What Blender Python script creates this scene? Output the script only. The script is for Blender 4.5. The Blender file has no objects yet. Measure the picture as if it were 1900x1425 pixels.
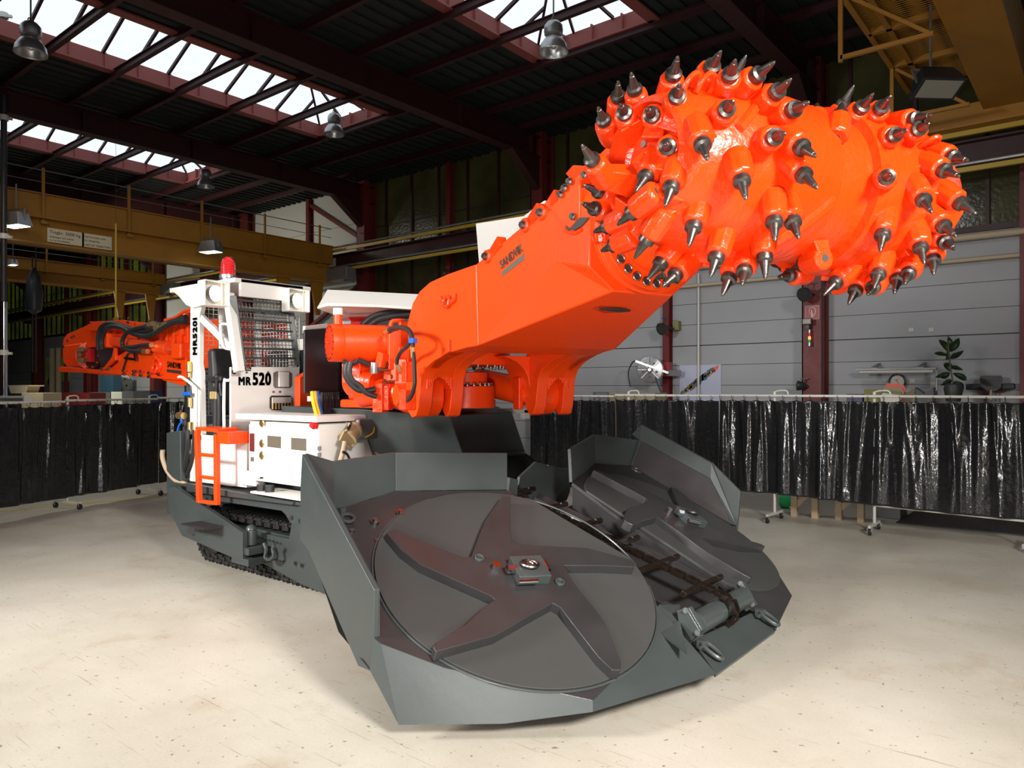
import bpy, bmesh, math, random
from mathutils import Vector, Matrix
random.seed(7)
scene = bpy.context.scene
col = scene.collection
V = Vector
D = math.radians

# ---------------------------------------------------------------- camera
# world axes: X = forward direction of the machine and along the long wall, Y = across the hall
HEAD = D(39)
CAM_Z = 1.9
cd = bpy.data.cameras.new('camera'); cam = bpy.data.objects.new('camera', cd); col.objects.link(cam)
cam.location = (0, 0, CAM_Z); cam.rotation_euler = (D(90), 0, HEAD)
cd.sensor_width = 36; cd.lens = 36*1380/1900; cd.shift_y = 9.5/1900; cd.clip_end = 200
scene.camera = cam

# ---------------------------------------------------------------- world, lights, exposure
w = bpy.data.worlds.new('daylight'); scene.world = w; w.use_nodes = True
bg = w.node_tree.nodes['Background']; bg.inputs[0].default_value = (.86, .93, 1, 1); bg.inputs[1].default_value = 1.25
scene.view_settings.view_transform = 'Standard'; scene.view_settings.look = 'None'
scene.view_settings.gamma = 1; scene.view_settings.exposure = 0
scene.view_settings.use_curve_mapping = False

def area(name, loc, target, size, power, color=(1, 1, 1), sy=None, spread=180):
    l = bpy.data.lights.new(name, 'AREA'); l.energy = power; l.color = color; l.size = size
    l.spread = D(spread)
    if sy: l.shape = 'RECTANGLE'; l.size_y = sy
    o = bpy.data.objects.new(name, l); col.objects.link(o); o.location = loc
    o.rotation_euler = (V(target)-V(loc)).to_track_quat('-Z', 'Y').to_euler()
    return o
area('softbox_left', (-6.8, -2.6, 4.0), (-5.6, 4.4, .7), 1.5, 270, (1, .98, .95), 1.1, 95)
area('softbox_right', (4.4, 0.2, 5.2), (-2.4, 4.8, .4), 1.6, 340, (1, .97, .93), 1.2, 80)
area('softbox_behind', (-1.2, -3.4, 3.4), (-3.4, 4.0, .2), 1.5, 42, (1, .98, .95), 1.2, 95)
area('low_bounce_fill', (0.9, -1.6, .7), (-2.6, 3.6, 2.5), 1.2, 60, (1, .97, .93), .8, 110)  # unseen fill added from below, stands in for floor bounce under the boom
area('hall_light', (-3.4, 9.4, 5.7), (-3.5, 14.5, 1.5), .6, 22, (.95, .97, 1), .4, 130)
area('low_bounce_fill', (0.5, -1.1, .75), (-2.2, 3.2, 2.6), 1.2, 60, (1, .97, .93), .8, 120)  # second added low fill, brightens the boom underside like floor bounce
area('hall_light', (-30.0, 9.0, 4.6), (-30, 14.5, 1.6), .8, 150, (1, 1, .85), .5, 150)  # added only to brighten the far lower wall, no fixture here
area('hall_light', (-9.0, 9.4, 6.4), (-10, 13.8, .9), .6, 18, (.9, .96, 1), .4, 130)
area('hall_light', (-13.5, 3.4, 6.2), (-15.0, 8.0, 0), .6, 50, (1, .93, .8), .4, 130)
area('hall_light', (-21.0, 8.6, 7.0), (-22.0, 14.5, 3.0), .6, 110, (1, .95, .8), .4, 140)

# ---------------------------------------------------------------- helpers: picking points on planes
SN, CN = math.sin(HEAD), math.cos(HEAD)
def ray(x, y):
    u = (x-950)/1380; v = (722-y)/1380
    return V((CN*u-SN, SN*u+CN, v))
EYE = V((0, 0, CAM_Z))
def hit(x, y, n, p):
    r = ray(x, y); n = V(n)
    return EYE + r*((V(p)-EYE).dot(n)/r.dot(n))
def PX(x, y, a): return hit(x, y, (1, 0, 0), (a, 0, 0))
def PY(x, y, b): return hit(x, y, (0, 1, 0), (0, b, 0))
def PZ(x, y, z): return hit(x, y, (0, 0, 1), (0, 0, z))

# boom frame: l forward along the boom, w across, z up; the boom is slewed on its turret
SL = D(23.5)
BF = V((math.cos(SL), -math.sin(SL), 0)); BW_ = V((math.sin(SL), math.cos(SL), 0)); B0 = V((-4.632, 5.2, 0))
def B(l, w_, z): return B0 + BF*l + BW_*w_ + V((0, 0, z))
def BPL(x, y, l): return hit(x, y, BF, B0+BF*l)
def BPW(x, y, w_): return hit(x, y, BW_, B0+BW_*w_)

# ---------------------------------------------------------------- materials
def mat(name, color, rough=.5, metal=0, bump=0, bscale=60, var=0, vscale=3, coat=0, emit=None, estr=0, spec=.5, alpha=None, stretch=None):
    m = bpy.data.materials.new(name); m.use_nodes = True; nt = m.node_tree; N = nt.nodes; Lk = nt.links
    p = N['Principled BSDF']; p.inputs['Base Color'].default_value = (*color, 1)
    p.inputs['Roughness'].default_value = rough; p.inputs['Metallic'].default_value = metal
    p.inputs['Specular IOR Level'].default_value = spec
    if coat: p.inputs['Coat Weight'].default_value = coat; p.inputs['Coat Roughness'].default_value = .08
    tc = N.new('ShaderNodeTexCoord'); src = tc.outputs['Object']
    if stretch:
        mp = N.new('ShaderNodeMapping'); mp.inputs['Scale'].default_value = stretch; Lk.new(src, mp.inputs[0]); src = mp.outputs[0]
    if bump:
        n = N.new('ShaderNodeTexNoise'); n.inputs['Scale'].default_value = bscale; n.inputs['Detail'].default_value = 3
        Lk.new(src, n.inputs['Vector'])
        b = N.new('ShaderNodeBump'); b.inputs['Strength'].default_value = bump; b.inputs['Distance'].default_value = .01
        Lk.new(n.outputs[0], b.inputs['Height']); Lk.new(b.outputs[0], p.inputs['Normal'])
        if coat: Lk.new(b.outputs[0], p.inputs['Coat Normal'])
    if var:
        n = N.new('ShaderNodeTexNoise'); n.inputs['Scale'].default_value = vscale; n.inputs['Detail'].default_value = 5
        Lk.new(src, n.inputs['Vector'])
        mx = N.new('ShaderNodeMix'); mx.data_type = 'RGBA'
        mx.inputs[6].default_value = (*[c*(1-var) for c in color], 1); mx.inputs[7].default_value = (*[min(1, c*(1+var)) for c in color], 1)
        Lk.new(n.outputs[0], mx.inputs[0]); Lk.new(mx.outputs[2], p.inputs['Base Color'])
        mr = N.new('ShaderNodeMapRange'); mr.inputs[3].default_value = max(.03, rough-.1); mr.inputs[4].default_value = rough+.12
        Lk.new(n.outputs[0], mr.inputs[0]); Lk.new(mr.outputs[0], p.inputs['Roughness'])
    if emit:
        p.inputs['Emission Color'].default_value = (*emit, 1); p.inputs['Emission Strength'].default_value = estr
    return m
M = {}
M['orange'] = mat('orange_paint', (.86, .058, .002), .38, bump=.10, bscale=45, coat=.1, spec=.4)
M['orange_wet'] = mat('orange_thick_paint', (.80, .042, .002), .3, bump=.55, bscale=26, coat=.12, spec=.4)
M['slate'] = mat('slate_paint', (.042, .050, .049), .38, bump=.05, bscale=30, var=.12, vscale=4, coat=.1)
M['slate_worn'] = mat('slate_deck_paint', (.028, .027, .027), .36, bump=.07, bscale=25, var=.28, vscale=3.2, coat=.12)
M['slate_disc'] = mat('slate_disc_paint', (.040, .041, .039), .6, bump=.02, bscale=60)
M['white'] = mat('offwhite_paint', (.78, .75, .70), .35, bump=.03, bscale=30)
M['cabinet'] = mat('white_cabinet_paint', (.88, .86, .82), .35, bump=.03, bscale=30)
M['steel'] = mat('bare_steel', (.28, .27, .25), .28, 1, bump=.05, bscale=80, var=.2, vscale=20)
M['picksteel'] = mat('pick_steel', (.115, .105, .095), .36, .9, bump=.1, bscale=90, var=.25, vscale=25)
M['chrome'] = mat('chrome', (.75, .76, .78), .12, 1)
M['track'] = mat('track_steel', (.035, .033, .033), .4, .4, bump=.3, bscale=30, var=.3, vscale=12)
M['chain'] = mat('oiled_chain', (.022, .015, .011), .16, .5, bump=.08, bscale=60, var=.3, vscale=30)
M['rubber'] = mat('black_rubber', (.015, .015, .016), .5, bump=.1, bscale=120)
M['matte_black'] = mat('dark_panel', (.02, .022, .026), .4)
M['brass'] = mat('brass', (.62, .45, .2), .28, .9)
M['bronze'] = mat('bronze_casting', (.46, .35, .19), .45, .35, bump=.1, bscale=50, var=.2, vscale=15)
M['wood'] = mat('wood', (.42, .31, .2), .7, bump=.1, bscale=20, var=.2, vscale=6)
M['redoxide'] = mat('red_oxide_paint', (.12, .011, .010), .5, bump=.05, var=.15, vscale=5)
M['girder'] = mat('dark_red_steel', (.032, .004, .005), .55, var=.15, vscale=4)
M['curb'] = mat('salmon_red_curb', (.25, .062, .055), .6, var=.12, vscale=4)
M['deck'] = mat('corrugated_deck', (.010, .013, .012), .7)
M['crane'] = mat('crane_yellow', (.30, .13, .008), .55, bump=.05, var=.2, vscale=2.5)
M['craneY'] = mat('conductor_yellow', (.42, .27, .02), .45)
M['grey'] = mat('grey_steel', (.2, .2, .2), .4, .5, var=.2, vscale=6)
M['galv'] = mat('galvanised', (.42, .42, .42), .32, .8, bump=.05, var=.2, vscale=15)
M['frame'] = mat('cream_tube', (.55, .53, .48), .4)
M['lampglow'] = mat('lit_lamp_glass', (1, 1, .9), .3, emit=(1, .88, .62), estr=14)
M['floodglow'] = mat('lit_flood_glass', (1, 1, .9), .3, emit=(.9, 1, .78), estr=5)
M['beacon'] = mat('red_beacon_glass', (.75, .01, .015), .12, emit=(1, .03, .03), estr=.35)
M['amber'] = mat('amber_bulb', (1, .3, .1), .3, emit=(1, .35, .08), estr=1.2)
M['red'] = mat('red_paint', (.62, .02, .02), .35)
M['signred'] = mat('sign_red', (.32, .02, .03), .4)
M['ink'] = mat('dark_lettering', (.03, .028, .026), .5)
M['inkgrey'] = mat('grey_lettering', (.12, .10, .075), .4)
M['yellow'] = mat('yellow_plastic', (.85, .58, .03), .35)
M['blue'] = mat('blue_plastic', (.01, .12, .55), .3)
M['green'] = mat('green_plastic', (.02, .4, .12), .4)
M['leaf'] = mat('dark_leaf', (.012, .035, .012), .35, var=.3, vscale=8)
M['stem'] = mat('plant_stem', (.09, .07, .03), .7)
M['terracotta'] = mat('dark_pot', (.03, .032, .03), .5)
M['paper'] = mat('paper', (.6, .58, .5), .7)
M['card'] = mat('cardboard', (.32, .26, .17), .8)
M['pinkpaper'] = mat('pink_paper', (.7, .14, .1), .7)
M['olivepaper'] = mat('olive_box', (.2, .19, .07), .7)
M['chip'] = mat('chipboard', (.45, .36, .24), .8, bump=.1, bscale=60, var=.1, vscale=30)
M['bluegrey'] = mat('blue_cabinet_paint', (.04, .1, .15), .5)
M['darkblue'] = mat('navy_plastic', (.012, .03, .09), .4)
M['sign'] = mat('cream_sign', (.6, .52, .36), .6)
M['wallwhite'] = mat('white_upper_panel', (.52, .51, .47), .7, bump=.02, var=.06, vscale=.6)
M['poster'] = mat('poster_paper', (.42, .43, .55), .5)
M['bulbglass'] = mat('reflector_glass', (.5, .48, .4), .12, .6)

M['darkglass'] = mat('dark_lamp_glass', (.03, .03, .028), .15)
def vinyl():
    m = mat('black_pvc_curtain', (.013, .013, .014), .15, coat=.15)
    nt = m.node_tree; N = nt.nodes; Lk = nt.links; p = N['Principled BSDF']
    tc = N.new('ShaderNodeTexCoord'); mp = N.new('ShaderNodeMapping'); mp.inputs['Scale'].default_value = (2.2, 2.2, .9)
    n = N.new('ShaderNodeTexNoise'); n.inputs['Scale'].default_value = 2.2; n.inputs['Detail'].default_value = 4; n.inputs['Roughness'].default_value = .55
    b = N.new('ShaderNodeBump'); b.inputs['Strength'].default_value = .38; b.inputs['Distance'].default_value = .05
    Lk.new(tc.outputs['Object'], mp.inputs[0]); Lk.new(mp.outputs[0], n.inputs['Vector']); Lk.new(n.outputs[0], b.inputs['Height'])
    n2 = N.new('ShaderNodeTexNoise'); n2.inputs['Scale'].default_value = 16; n2.inputs['Detail'].default_value = 3
    b2 = N.new('ShaderNodeBump'); b2.inputs['Strength'].default_value = .32; b2.inputs['Distance'].default_value = .012
    Lk.new(tc.outputs['Object'], n2.inputs['Vector']); Lk.new(n2.outputs[0], b2.inputs['Height']); Lk.new(b.outputs[0], b2.inputs['Normal'])
    Lk.new(b2.outputs[0], p.inputs['Normal']); Lk.new(b2.outputs[0], p.inputs['Coat Normal'])
    return m
M['vinyl'] = vinyl()

def floor_mat():
    m = bpy.data.materials.new('sealed_concrete_floor'); m.use_nodes = True; nt = m.node_tree; N = nt.nodes; Lk = nt.links
    p = N['Principled BSDF']; tc = N.new('ShaderNodeTexCoord'); O = tc.outputs['Object']
    def noise(s, d=4, ro=.6):
        n = N.new('ShaderNodeTexNoise'); n.inputs['Scale'].default_value = s; n.inputs['Detail'].default_value = d; n.inputs['Roughness'].default_value = ro
        Lk.new(O, n.inputs['Vector']); return n.outputs[0]
    def ramp(src, p0, p1, c0, c1):
        r = N.new('ShaderNodeValToRGB'); e = r.color_ramp.elements; e[0].position = p0; e[1].position = p1; e[0].color = (*c0, 1); e[1].color = (*c1, 1)
        Lk.new(src, r.inputs[0]); return r.outputs[0]
    def mul(a, b_, f=1):
        x = N.new('ShaderNodeMix'); x.data_type = 'RGBA'; x.blend_type = 'MULTIPLY'; x.inputs[0].default_value = f
        Lk.new(a, x.inputs[6]); Lk.new(b_, x.inputs[7]); return x.outputs[2]
    base = ramp(noise(.7, 6), .3, .75, (.46, .415, .335), (.61, .57, .49))
    stain = ramp(noise(1.6, 6, .7), .56, .74, (1, 1, 1), (.72, .60, .44))
    specks = ramp(noise(26, 2, .5), .69, .735, (1, 1, 1), (.30, .22, .15))
    fine = ramp(noise(60, 3), .25, .6, (.9, .89, .87), (1, 1, 1))
    c = mul(mul(mul(base, stain, .6), specks, .75), fine, .8)
    # long thin scratches
    for rot, sc in ((.6, 1.0), (-.5, 1.3)):
        mp = N.new('ShaderNodeMapping'); mp.inputs['Rotation'].default_value = (0, 0, rot); mp.inputs['Scale'].default_value = (1.1*sc, 38*sc, 1)
        Lk.new(O, mp.inputs[0]); n = N.new('ShaderNodeTexNoise'); n.inputs['Scale'].default_value = 1.5; n.inputs['Detail'].default_value = 2
        Lk.new(mp.outputs[0], n.inputs['Vector']); c = mul(c, ramp(n.outputs[0], .70, .74, (1, 1, 1), (.66, .58, .48)), .7)
    Lk.new(c, p.inputs['Base Color'])
    rr = N.new('ShaderNodeMapRange'); rr.inputs[3].default_value = .28; rr.inputs[4].default_value = .55
    Lk.new(noise(2.2, 5), rr.inputs[0]); Lk.new(rr.outputs[0], p.inputs['Roughness'])
    b = N.new('ShaderNodeBump'); b.inputs['Strength'].default_value = .08; b.inputs['Distance'].default_value = .01
    Lk.new(noise(18, 4), b.inputs['Height']); Lk.new(b.outputs[0], p.inputs['Normal'])
    return m
M['floor'] = floor_mat()

def plank_wall_mat():
    m = mat('painted_plank_wall', (.40, .405, .42), .6)
    nt = m.node_tree; N = nt.nodes; Lk = nt.links; p = N['Principled BSDF']
    tc = N.new('ShaderNodeTexCoord'); sx = N.new('ShaderNodeSeparateXYZ'); Lk.new(tc.outputs['Object'], sx.inputs[0])
    n = N.new('ShaderNodeTexNoise'); n.inputs['Scale'].default_value = .8; n.inputs['Detail'].default_value = 5; Lk.new(tc.outputs['Object'], n.inputs['Vector'])
    mx = N.new('ShaderNodeMix'); mx.data_type = 'RGBA'; mx.inputs[6].default_value = (.27, .27, .275, 1); mx.inputs[7].default_value = (.35, .355, .37, 1)
    Lk.new(n.outputs[0], mx.inputs[0]); Lk.new(mx.outputs[2], p.inputs['Base Color'])
    return m
M['plank'] = plank_wall_mat()

def glazing_mat(name, c0, c1, e):
    m = bpy.data.materials.new(name); m.use_nodes = True; nt = m.node_tree; N = nt.nodes; Lk = nt.links; p = N['Principled BSDF']
    p.inputs['Roughness'].default_value = .22
    tc = N.new('ShaderNodeTexCoord'); n = N.new('ShaderNodeTexNoise'); n.inputs['Scale'].default_value = .7; n.inputs['Detail'].default_value = 3
    Lk.new(tc.outputs['Object'], n.inputs['Vector'])
    r = N.new('ShaderNodeValToRGB'); r.color_ramp.elements[0].position = .35; r.color_ramp.elements[1].position = .75
    r.color_ramp.elements[0].color = (*c0, 1); r.color_ramp.elements[1].color = (*c1, 1)
    Lk.new(n.outputs[0], r.inputs[0]); Lk.new(r.outputs[0], p.inputs['Base Color'])
    Lk.new(r.outputs[0], p.inputs['Emission Color']); p.inputs['Emission Strength'].default_value = e
    w2 = N.new('ShaderNodeTexNoise'); w2.inputs['Scale'].default_value = 14; Lk.new(tc.outputs['Object'], w2.inputs['Vector'])
    b = N.new('ShaderNodeBump'); b.inputs['Strength'].default_value = .25; b.inputs['Distance'].default_value = .02
    Lk.new(w2.outputs[0], b.inputs['Height']); Lk.new(b.outputs[0], p.inputs['Normal'])
    return m
M['glazing'] = glazing_mat('olive_wired_glazing', (.020, .019, .008), (.06, .054, .018), .08)
M['glazing_far'] = glazing_mat('lit_green_glazing', (.04, .05, .012), (.16, .22, .02), .16)
def clear_glass():
    m = bpy.data.materials.new('clear_skylight_glass'); m.use_nodes = True; nt = m.node_tree; N = nt.nodes; Lk = nt.links
    N.remove(N['Principled BSDF']); t = N.new('ShaderNodeBsdfTransparent'); t.inputs[0].default_value = (.93, .96, .97, 1)
    g = N.new('ShaderNodeBsdfGlossy'); g.inputs['Roughness'].default_value = .05; x = N.new('ShaderNodeMixShader'); x.inputs[0].default_value = .05
    Lk.new(t.outputs[0], x.inputs[1]); Lk.new(g.outputs[0], x.inputs[2]); Lk.new(x.outputs[0], N['Material Output'].inputs[0])
    return m
M['glass'] = clear_glass()

# ---------------------------------------------------------------- mesh builder
def perp(d):
    d = V(d).normalized(); u = d.cross(V((0, 0, 1)))
    if u.length < .05: u = d.cross(V((1, 0, 0)))
    u.normalize(); return u, d.cross(u).normalized()
APART = {'lock_bolt', 'bracket_bolt', 'shield_bolt', 'platform_bolt', 'panel_bolt', 'cover_bolt', 'turret_bolt', 'flange_bolt', 'bolt_socket', 'end_bolt', 'plate_bolt', 'clamp_bolt', 'brass_fitting', 'hose_fitting', 'eye_lug', 'hydraulic_hose', 'brass_valve', 'vent_hole', 'hook_ring', 'corner_post', 'sight_window', 'hose_flange', 'spiral_rib', 'rubber_mount', 'control_hose', 'stiffener_rib', 'port_block'}
class MB:
    def __init__(s): s.v = []; s.f = []
    def add(s, vs, fs):
        k = len(s.v); s.v += [V(p) for p in vs]; s.f += [tuple(i+k for i in f) for f in fs]; return s
    def box(s, c, size, rz=0, m=None):
        hx, hy, hz = [q/2 for q in size]; R = m or Matrix.Rotation(rz, 3, 'Z')
        vs = [V(c)+R@V((x*hx, y*hy, z*hz)) for x in (-1, 1) for y in (-1, 1) for z in (-1, 1)]
        return s.add(vs, [(0, 1, 3, 2), (4, 6, 7, 5), (0, 4, 5, 1), (2, 3, 7, 6), (0, 2, 6, 4), (1, 5, 7, 3)])
    def span(s, p, q):   # box between two corners
        p, q = V(p), V(q); return s.box((p+q)/2, [abs(q[i]-p[i]) for i in range(3)])
    def bar(s, p, q, w_, h, up=(0, 0, 1)):   # rectangular bar along p-q
        p, q = V(p), V(q); d = (q-p).normalized(); u = V(up); sd = d.cross(u)
        if sd.length < .05: sd = d.cross(V((1, 0, 0)))
        sd.normalize(); u = sd.cross(d).normalized()
        vs = [e+sd*(a*w_/2)+u*(b_*h/2) for e in (p, q) for a, b_ in ((-1, -1), (1, -1), (1, 1), (-1, 1))]
        return s.add(vs, [(3, 2, 1, 0), (4, 5, 6, 7), (0, 1, 5, 4), (1, 2, 6, 5), (2, 3, 7, 6), (3, 0, 4, 7)])
    def prism(s, poly, vec):   # polygon extruded along vec
        n = len(poly); vec = V(vec); a = [V(p) for p in poly]
        return s.add(a+[p+vec for p in a], [tuple(range(n-1, -1, -1)), tuple(range(n, 2*n))]+[(i, (i+1) % n, n+(i+1) % n, n+i) for i in range(n)])
    def slab(s, poly, t, to=None):   # polygon thickened along its own normal (to: on the side facing this direction)
        a = [V(p) for p in poly]; n = V((0, 0, 0))
        for i in range(len(a)): n += (a[i]-a[0]).cross(a[(i+1) % len(a)]-a[0])
        n.normalize()
        if to is not None: t = abs(t) if n.dot(V(to)) > 0 else -abs(t)
        return s.prism(a, n*t)
    def cyl(s, p, q, r0, r1=None, n=24, caps=True):
        p, q = V(p), V(q); r1 = r0 if r1 is None else r1; u, v = perp(q-p); vs = []
        for e, r in ((p, r0), (q, r1)):
            vs += [e+(u*math.cos(2*math.pi*i/n)+v*math.sin(2*math.pi*i/n))*r for i in range(n)]
        fs = [(i, (i+1) % n, n+(i+1) % n, n+i) for i in range(n)]
        if caps: fs += [tuple(range(n-1, -1, -1)), tuple(range(n, 2*n))]
        return s.add(vs, fs)
    def lathe(s, p, axis, prof, n=32, caps=True):   # prof: (distance along axis, radius)
        p = V(p); ax = V(axis).normalized(); u, v = perp(ax); vs = []
        for h, r in prof:
            vs += [p+ax*h+(u*math.cos(2*math.pi*i/n)+v*math.sin(2*math.pi*i/n))*max(r, 1e-4) for i in range(n)]
        fs = []
        for k in range(len(prof)-1):
            fs += [(k*n+i, k*n+(i+1) % n, (k+1)*n+(i+1) % n, (k+1)*n+i) for i in range(n)]
        if caps: fs += [tuple(range(n-1, -1, -1)), tuple(range((len(prof)-1)*n, len(prof)*n))]
        return s.add(vs, fs)
    def tube(s, pts, r, n=8, smooth=5, closed=False):
        P = [V(p) for p in pts]
        if smooth and len(P) > 2:
            Q = []
            m_ = len(P); rng = range(m_ if closed else m_-1)
            for i in rng:
                p0 = P[(i-1) % m_] if closed or i > 0 else P[0]; p1 = P[i]; p2 = P[(i+1) % m_]; p3 = P[(i+2) % m_] if closed or i+2 < m_ else P[-1]
                for k in range(smooth):
                    t = k/smooth
                    Q.append(.5*((2*p1)+(p2-p0)*t+(2*p0-5*p1+4*p2-p3)*t*t+(3*p1-p0-3*p2+p3)*t**3))
            if not closed: Q.append(P[-1])
            P = Q
        N = len(P); vs = []; u = None
        for i in range(N):
            d = (P[(i+1) % N]-P[i-1]) if closed or 0 < i < N-1 else (P[1]-P[0] if i == 0 else P[-1]-P[-2])
            d.normalize()
            if u is None: u, v = perp(d)
            else:
                u = (u-d*u.dot(d)); u = u.normalized() if u.length > 1e-5 else perp(d)[0]; v = d.cross(u)
            vs += [P[i]+(u*math.cos(2*math.pi*k/n)+v*math.sin(2*math.pi*k/n))*r for k in range(n)]
        fs = []
        for i in range(N if closed else N-1):
            j = (i+1) % N; fs += [(i*n+k, i*n+(k+1) % n, j*n+(k+1) % n, j*n+k) for k in range(n)]
        if not closed: fs += [tuple(range(n-1, -1, -1)), tuple(range((N-1)*n, N*n))]
        return s.add(vs, fs)
    def ring(s, c, axis, R, r, n=24, k=8):
        u, v = perp(axis); c = V(c)
        return s.tube([c+(u*math.cos(2*math.pi*i/n)+v*math.sin(2*math.pi*i/n))*R for i in range(n)], r, k, 0, True)
    def ball(s, c, r, n=16, sz=1):
        return s.lathe(V(c)-V((0, 0, r*sz)), (0, 0, 1), [(r*sz*(1-math.cos(math.pi*i/8)), r*math.sin(math.pi*i/8)) for i in range(9)], n, False)
    def bolt(s, c, n_, r=.014, h=.012, k=6):
        n_ = V(n_).normalized(); c = V(c); s.cyl(c-n_*h*.3, c+n_*h*.4, r*1.4, n=10); return s.cyl(c, c+n_*h*1.4, r, n=k)
    def grid(s, fn, nu, nv):
        vs = [fn(i/nu, j/nv) for i in range(nu+1) for j in range(nv+1)]
        return s.add(vs, [(i*(nv+1)+j, (i+1)*(nv+1)+j, (i+1)*(nv+1)+j+1, i*(nv+1)+j+1) for i in range(nu) for j in range(nv)])
    def pieces(s):   # loose pieces that touch no other piece
        par = list(range(len(s.v)))
        def find(i):
            while par[i] != i: par[i] = par[par[i]]; i = par[i]
            return i
        for f in s.f:
            r = find(f[0])
            for k in f[1:]: par[find(k)] = r
        isl = {}
        for i in range(len(s.v)): isl.setdefault(find(i), []).append(i)
        bx = [[[min(s.v[i][k] for i in v)-.002 for k in range(3)], [max(s.v[i][k] for i in v)+.002 for k in range(3)], set([r])] for r, v in isl.items()]
        ch = True
        while ch:
            ch = False
            for i in range(len(bx)):
                for j in range(len(bx)-1, i, -1):
                    a, b_ = bx[i], bx[j]
                    if all(a[0][k] <= b_[1][k] and b_[0][k] <= a[1][k] for k in range(3)):
                        a[0] = [min(a[0][k], b_[0][k]) for k in range(3)]; a[1] = [max(a[1][k], b_[1][k]) for k in range(3)]; a[2] |= b_[2]; bx.pop(j); ch = True
        out = []
        for _, _, rs in bx:
            m = MB(); mp = {}
            for f in s.f:
                if find(f[0]) in rs:
                    for i in f:
                        if i not in mp: mp[i] = len(m.v); m.v.append(s.v[i])
                    m.f.append(tuple(mp[i] for i in f))
            out.append(m)
        return out
    def build(s, name, material, parent=None, bevel=0, smooth=38, thick=0, segs=2, fixn=True, label=None, whole=False):
        if name in APART and not whole:
            ps = s.pieces()
            if len(ps) > 1: return [p.build(name, material, parent, bevel, smooth, thick, segs, fixn, label, True) for p in ps][0]
        me = bpy.data.meshes.new(name)
        lo = V([min(p[i] for p in s.v) for i in range(3)]); hi = V([max(p[i] for p in s.v) for i in range(3)])
        o0 = (lo+hi)/2; o0.z = lo.z
        me.from_pydata([p-o0 for p in s.v], [], s.f); me.update()
        if fixn:
            bm = bmesh.new(); bm.from_mesh(me); bmesh.ops.recalc_face_normals(bm, faces=bm.faces); bm.to_mesh(me); bm.free()
        me.materials.append(M[material] if isinstance(material, str) else material)
        if smooth:
            for p in me.polygons: p.use_smooth = True
            me.set_sharp_from_angle(angle=D(smooth))
        o = bpy.data.objects.new(name, me); col.objects.link(o)
        o['_w'] = list(o0)
        if parent:
            o.parent = parent; o.location = o0-V(parent['_w'])
        else: o.location = o0
        if bevel:
            b = o.modifiers.new('bevel', 'BEVEL'); b.width = bevel; b.segments = segs; b.limit_method = 'ANGLE'; b.angle_limit = D(35)
            b.harden_normals = True
        if thick:
            t = o.modifiers.new('solid', 'SOLIDIFY'); t.thickness = thick; t.offset = 0
        if label: o['label'] = label
        return o
def tag(o, label=None, cat=None, group=None, kind=None):
    if label: o['label'] = label
    if cat: o['category'] = cat
    if group: o['group'] = group
    if kind: o['kind'] = kind
    return o
def empty(name, loc, label=None, cat=None, group=None):
    o = bpy.data.objects.new(name, None); col.objects.link(o); o.location = loc; o.empty_display_size = .2; o['_w'] = list(loc)
    return tag(o, label, cat, group)
def struct(o): o['kind'] = 'structure'; return o
def copy_tree(o, parent=None, delta=None):
    c = o.copy(); col.objects.link(c); c.parent = parent
    if delta is not None: c.location = o.location+V(delta)
    for ch in list(o.children): copy_tree(ch, c)
    return c
def text(name, body, origin, xd, yd, size, material, parent=None, ext=.002, off=0, wscale=1, spacing=1, fit=None, bold=0):
    cu = bpy.data.curves.new(name, 'FONT'); cu.body = body; cu.size = size; cu.extrude = ext; cu.offset = off; cu.space_character = spacing
    cu.resolution_u = 3
    tmp = bpy.data.objects.new(name, cu); col.objects.link(tmp)
    me = bpy.data.meshes.new_from_object(tmp, depsgraph=bpy.context.evaluated_depsgraph_get()); bpy.data.objects.remove(tmp)
    if bold:
        n0 = len(me.vertices); vv = [v.co.copy() for v in me.vertices]; ff = [tuple(p.vertices) for p in me.polygons]
        sh = [(0, 0), (bold, 0), (bold, bold*.7), (0, bold*.7), (bold/2, bold*.35)]
        me = bpy.data.meshes.new(name); me.from_pydata([v+V((dx, dy, 0)) for dx, dy in sh for v in vv], [], [tuple(i+k*n0 for i in f) for k in range(5) for f in ff])
    if fit: wscale = fit/max(v.co.x for v in me.vertices)
    xd = V(xd).normalized(); yd = V(yd); yd = (yd-xd*yd.dot(xd)).normalized(); zd = xd.cross(yd)
    m = Matrix((xd*wscale, yd, zd)).transposed(); o0 = V(origin)
    vs = [m@v.co for v in me.vertices]
    for i, v in enumerate(vs): me.vertices[i].co = v
    me.materials.clear(); me.materials.append(M[material]); me.update()
    o = bpy.data.objects.new(name, me); col.objects.link(o); o['_w'] = list(o0)
    o.location = o0-V(parent['_w']) if parent else o0
    if parent: o.parent = parent
    return o
# ================================================================ the hall
X0, X1, Y0, Y1 = -60, 7.5, -8.5, 14.5
ZC = 7.95           # underside of the roof deck
struct(MB().span((X0, Y0, -.2), (X1, Y1+.3, 0)).build('floor', 'floor', smooth=0))
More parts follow.
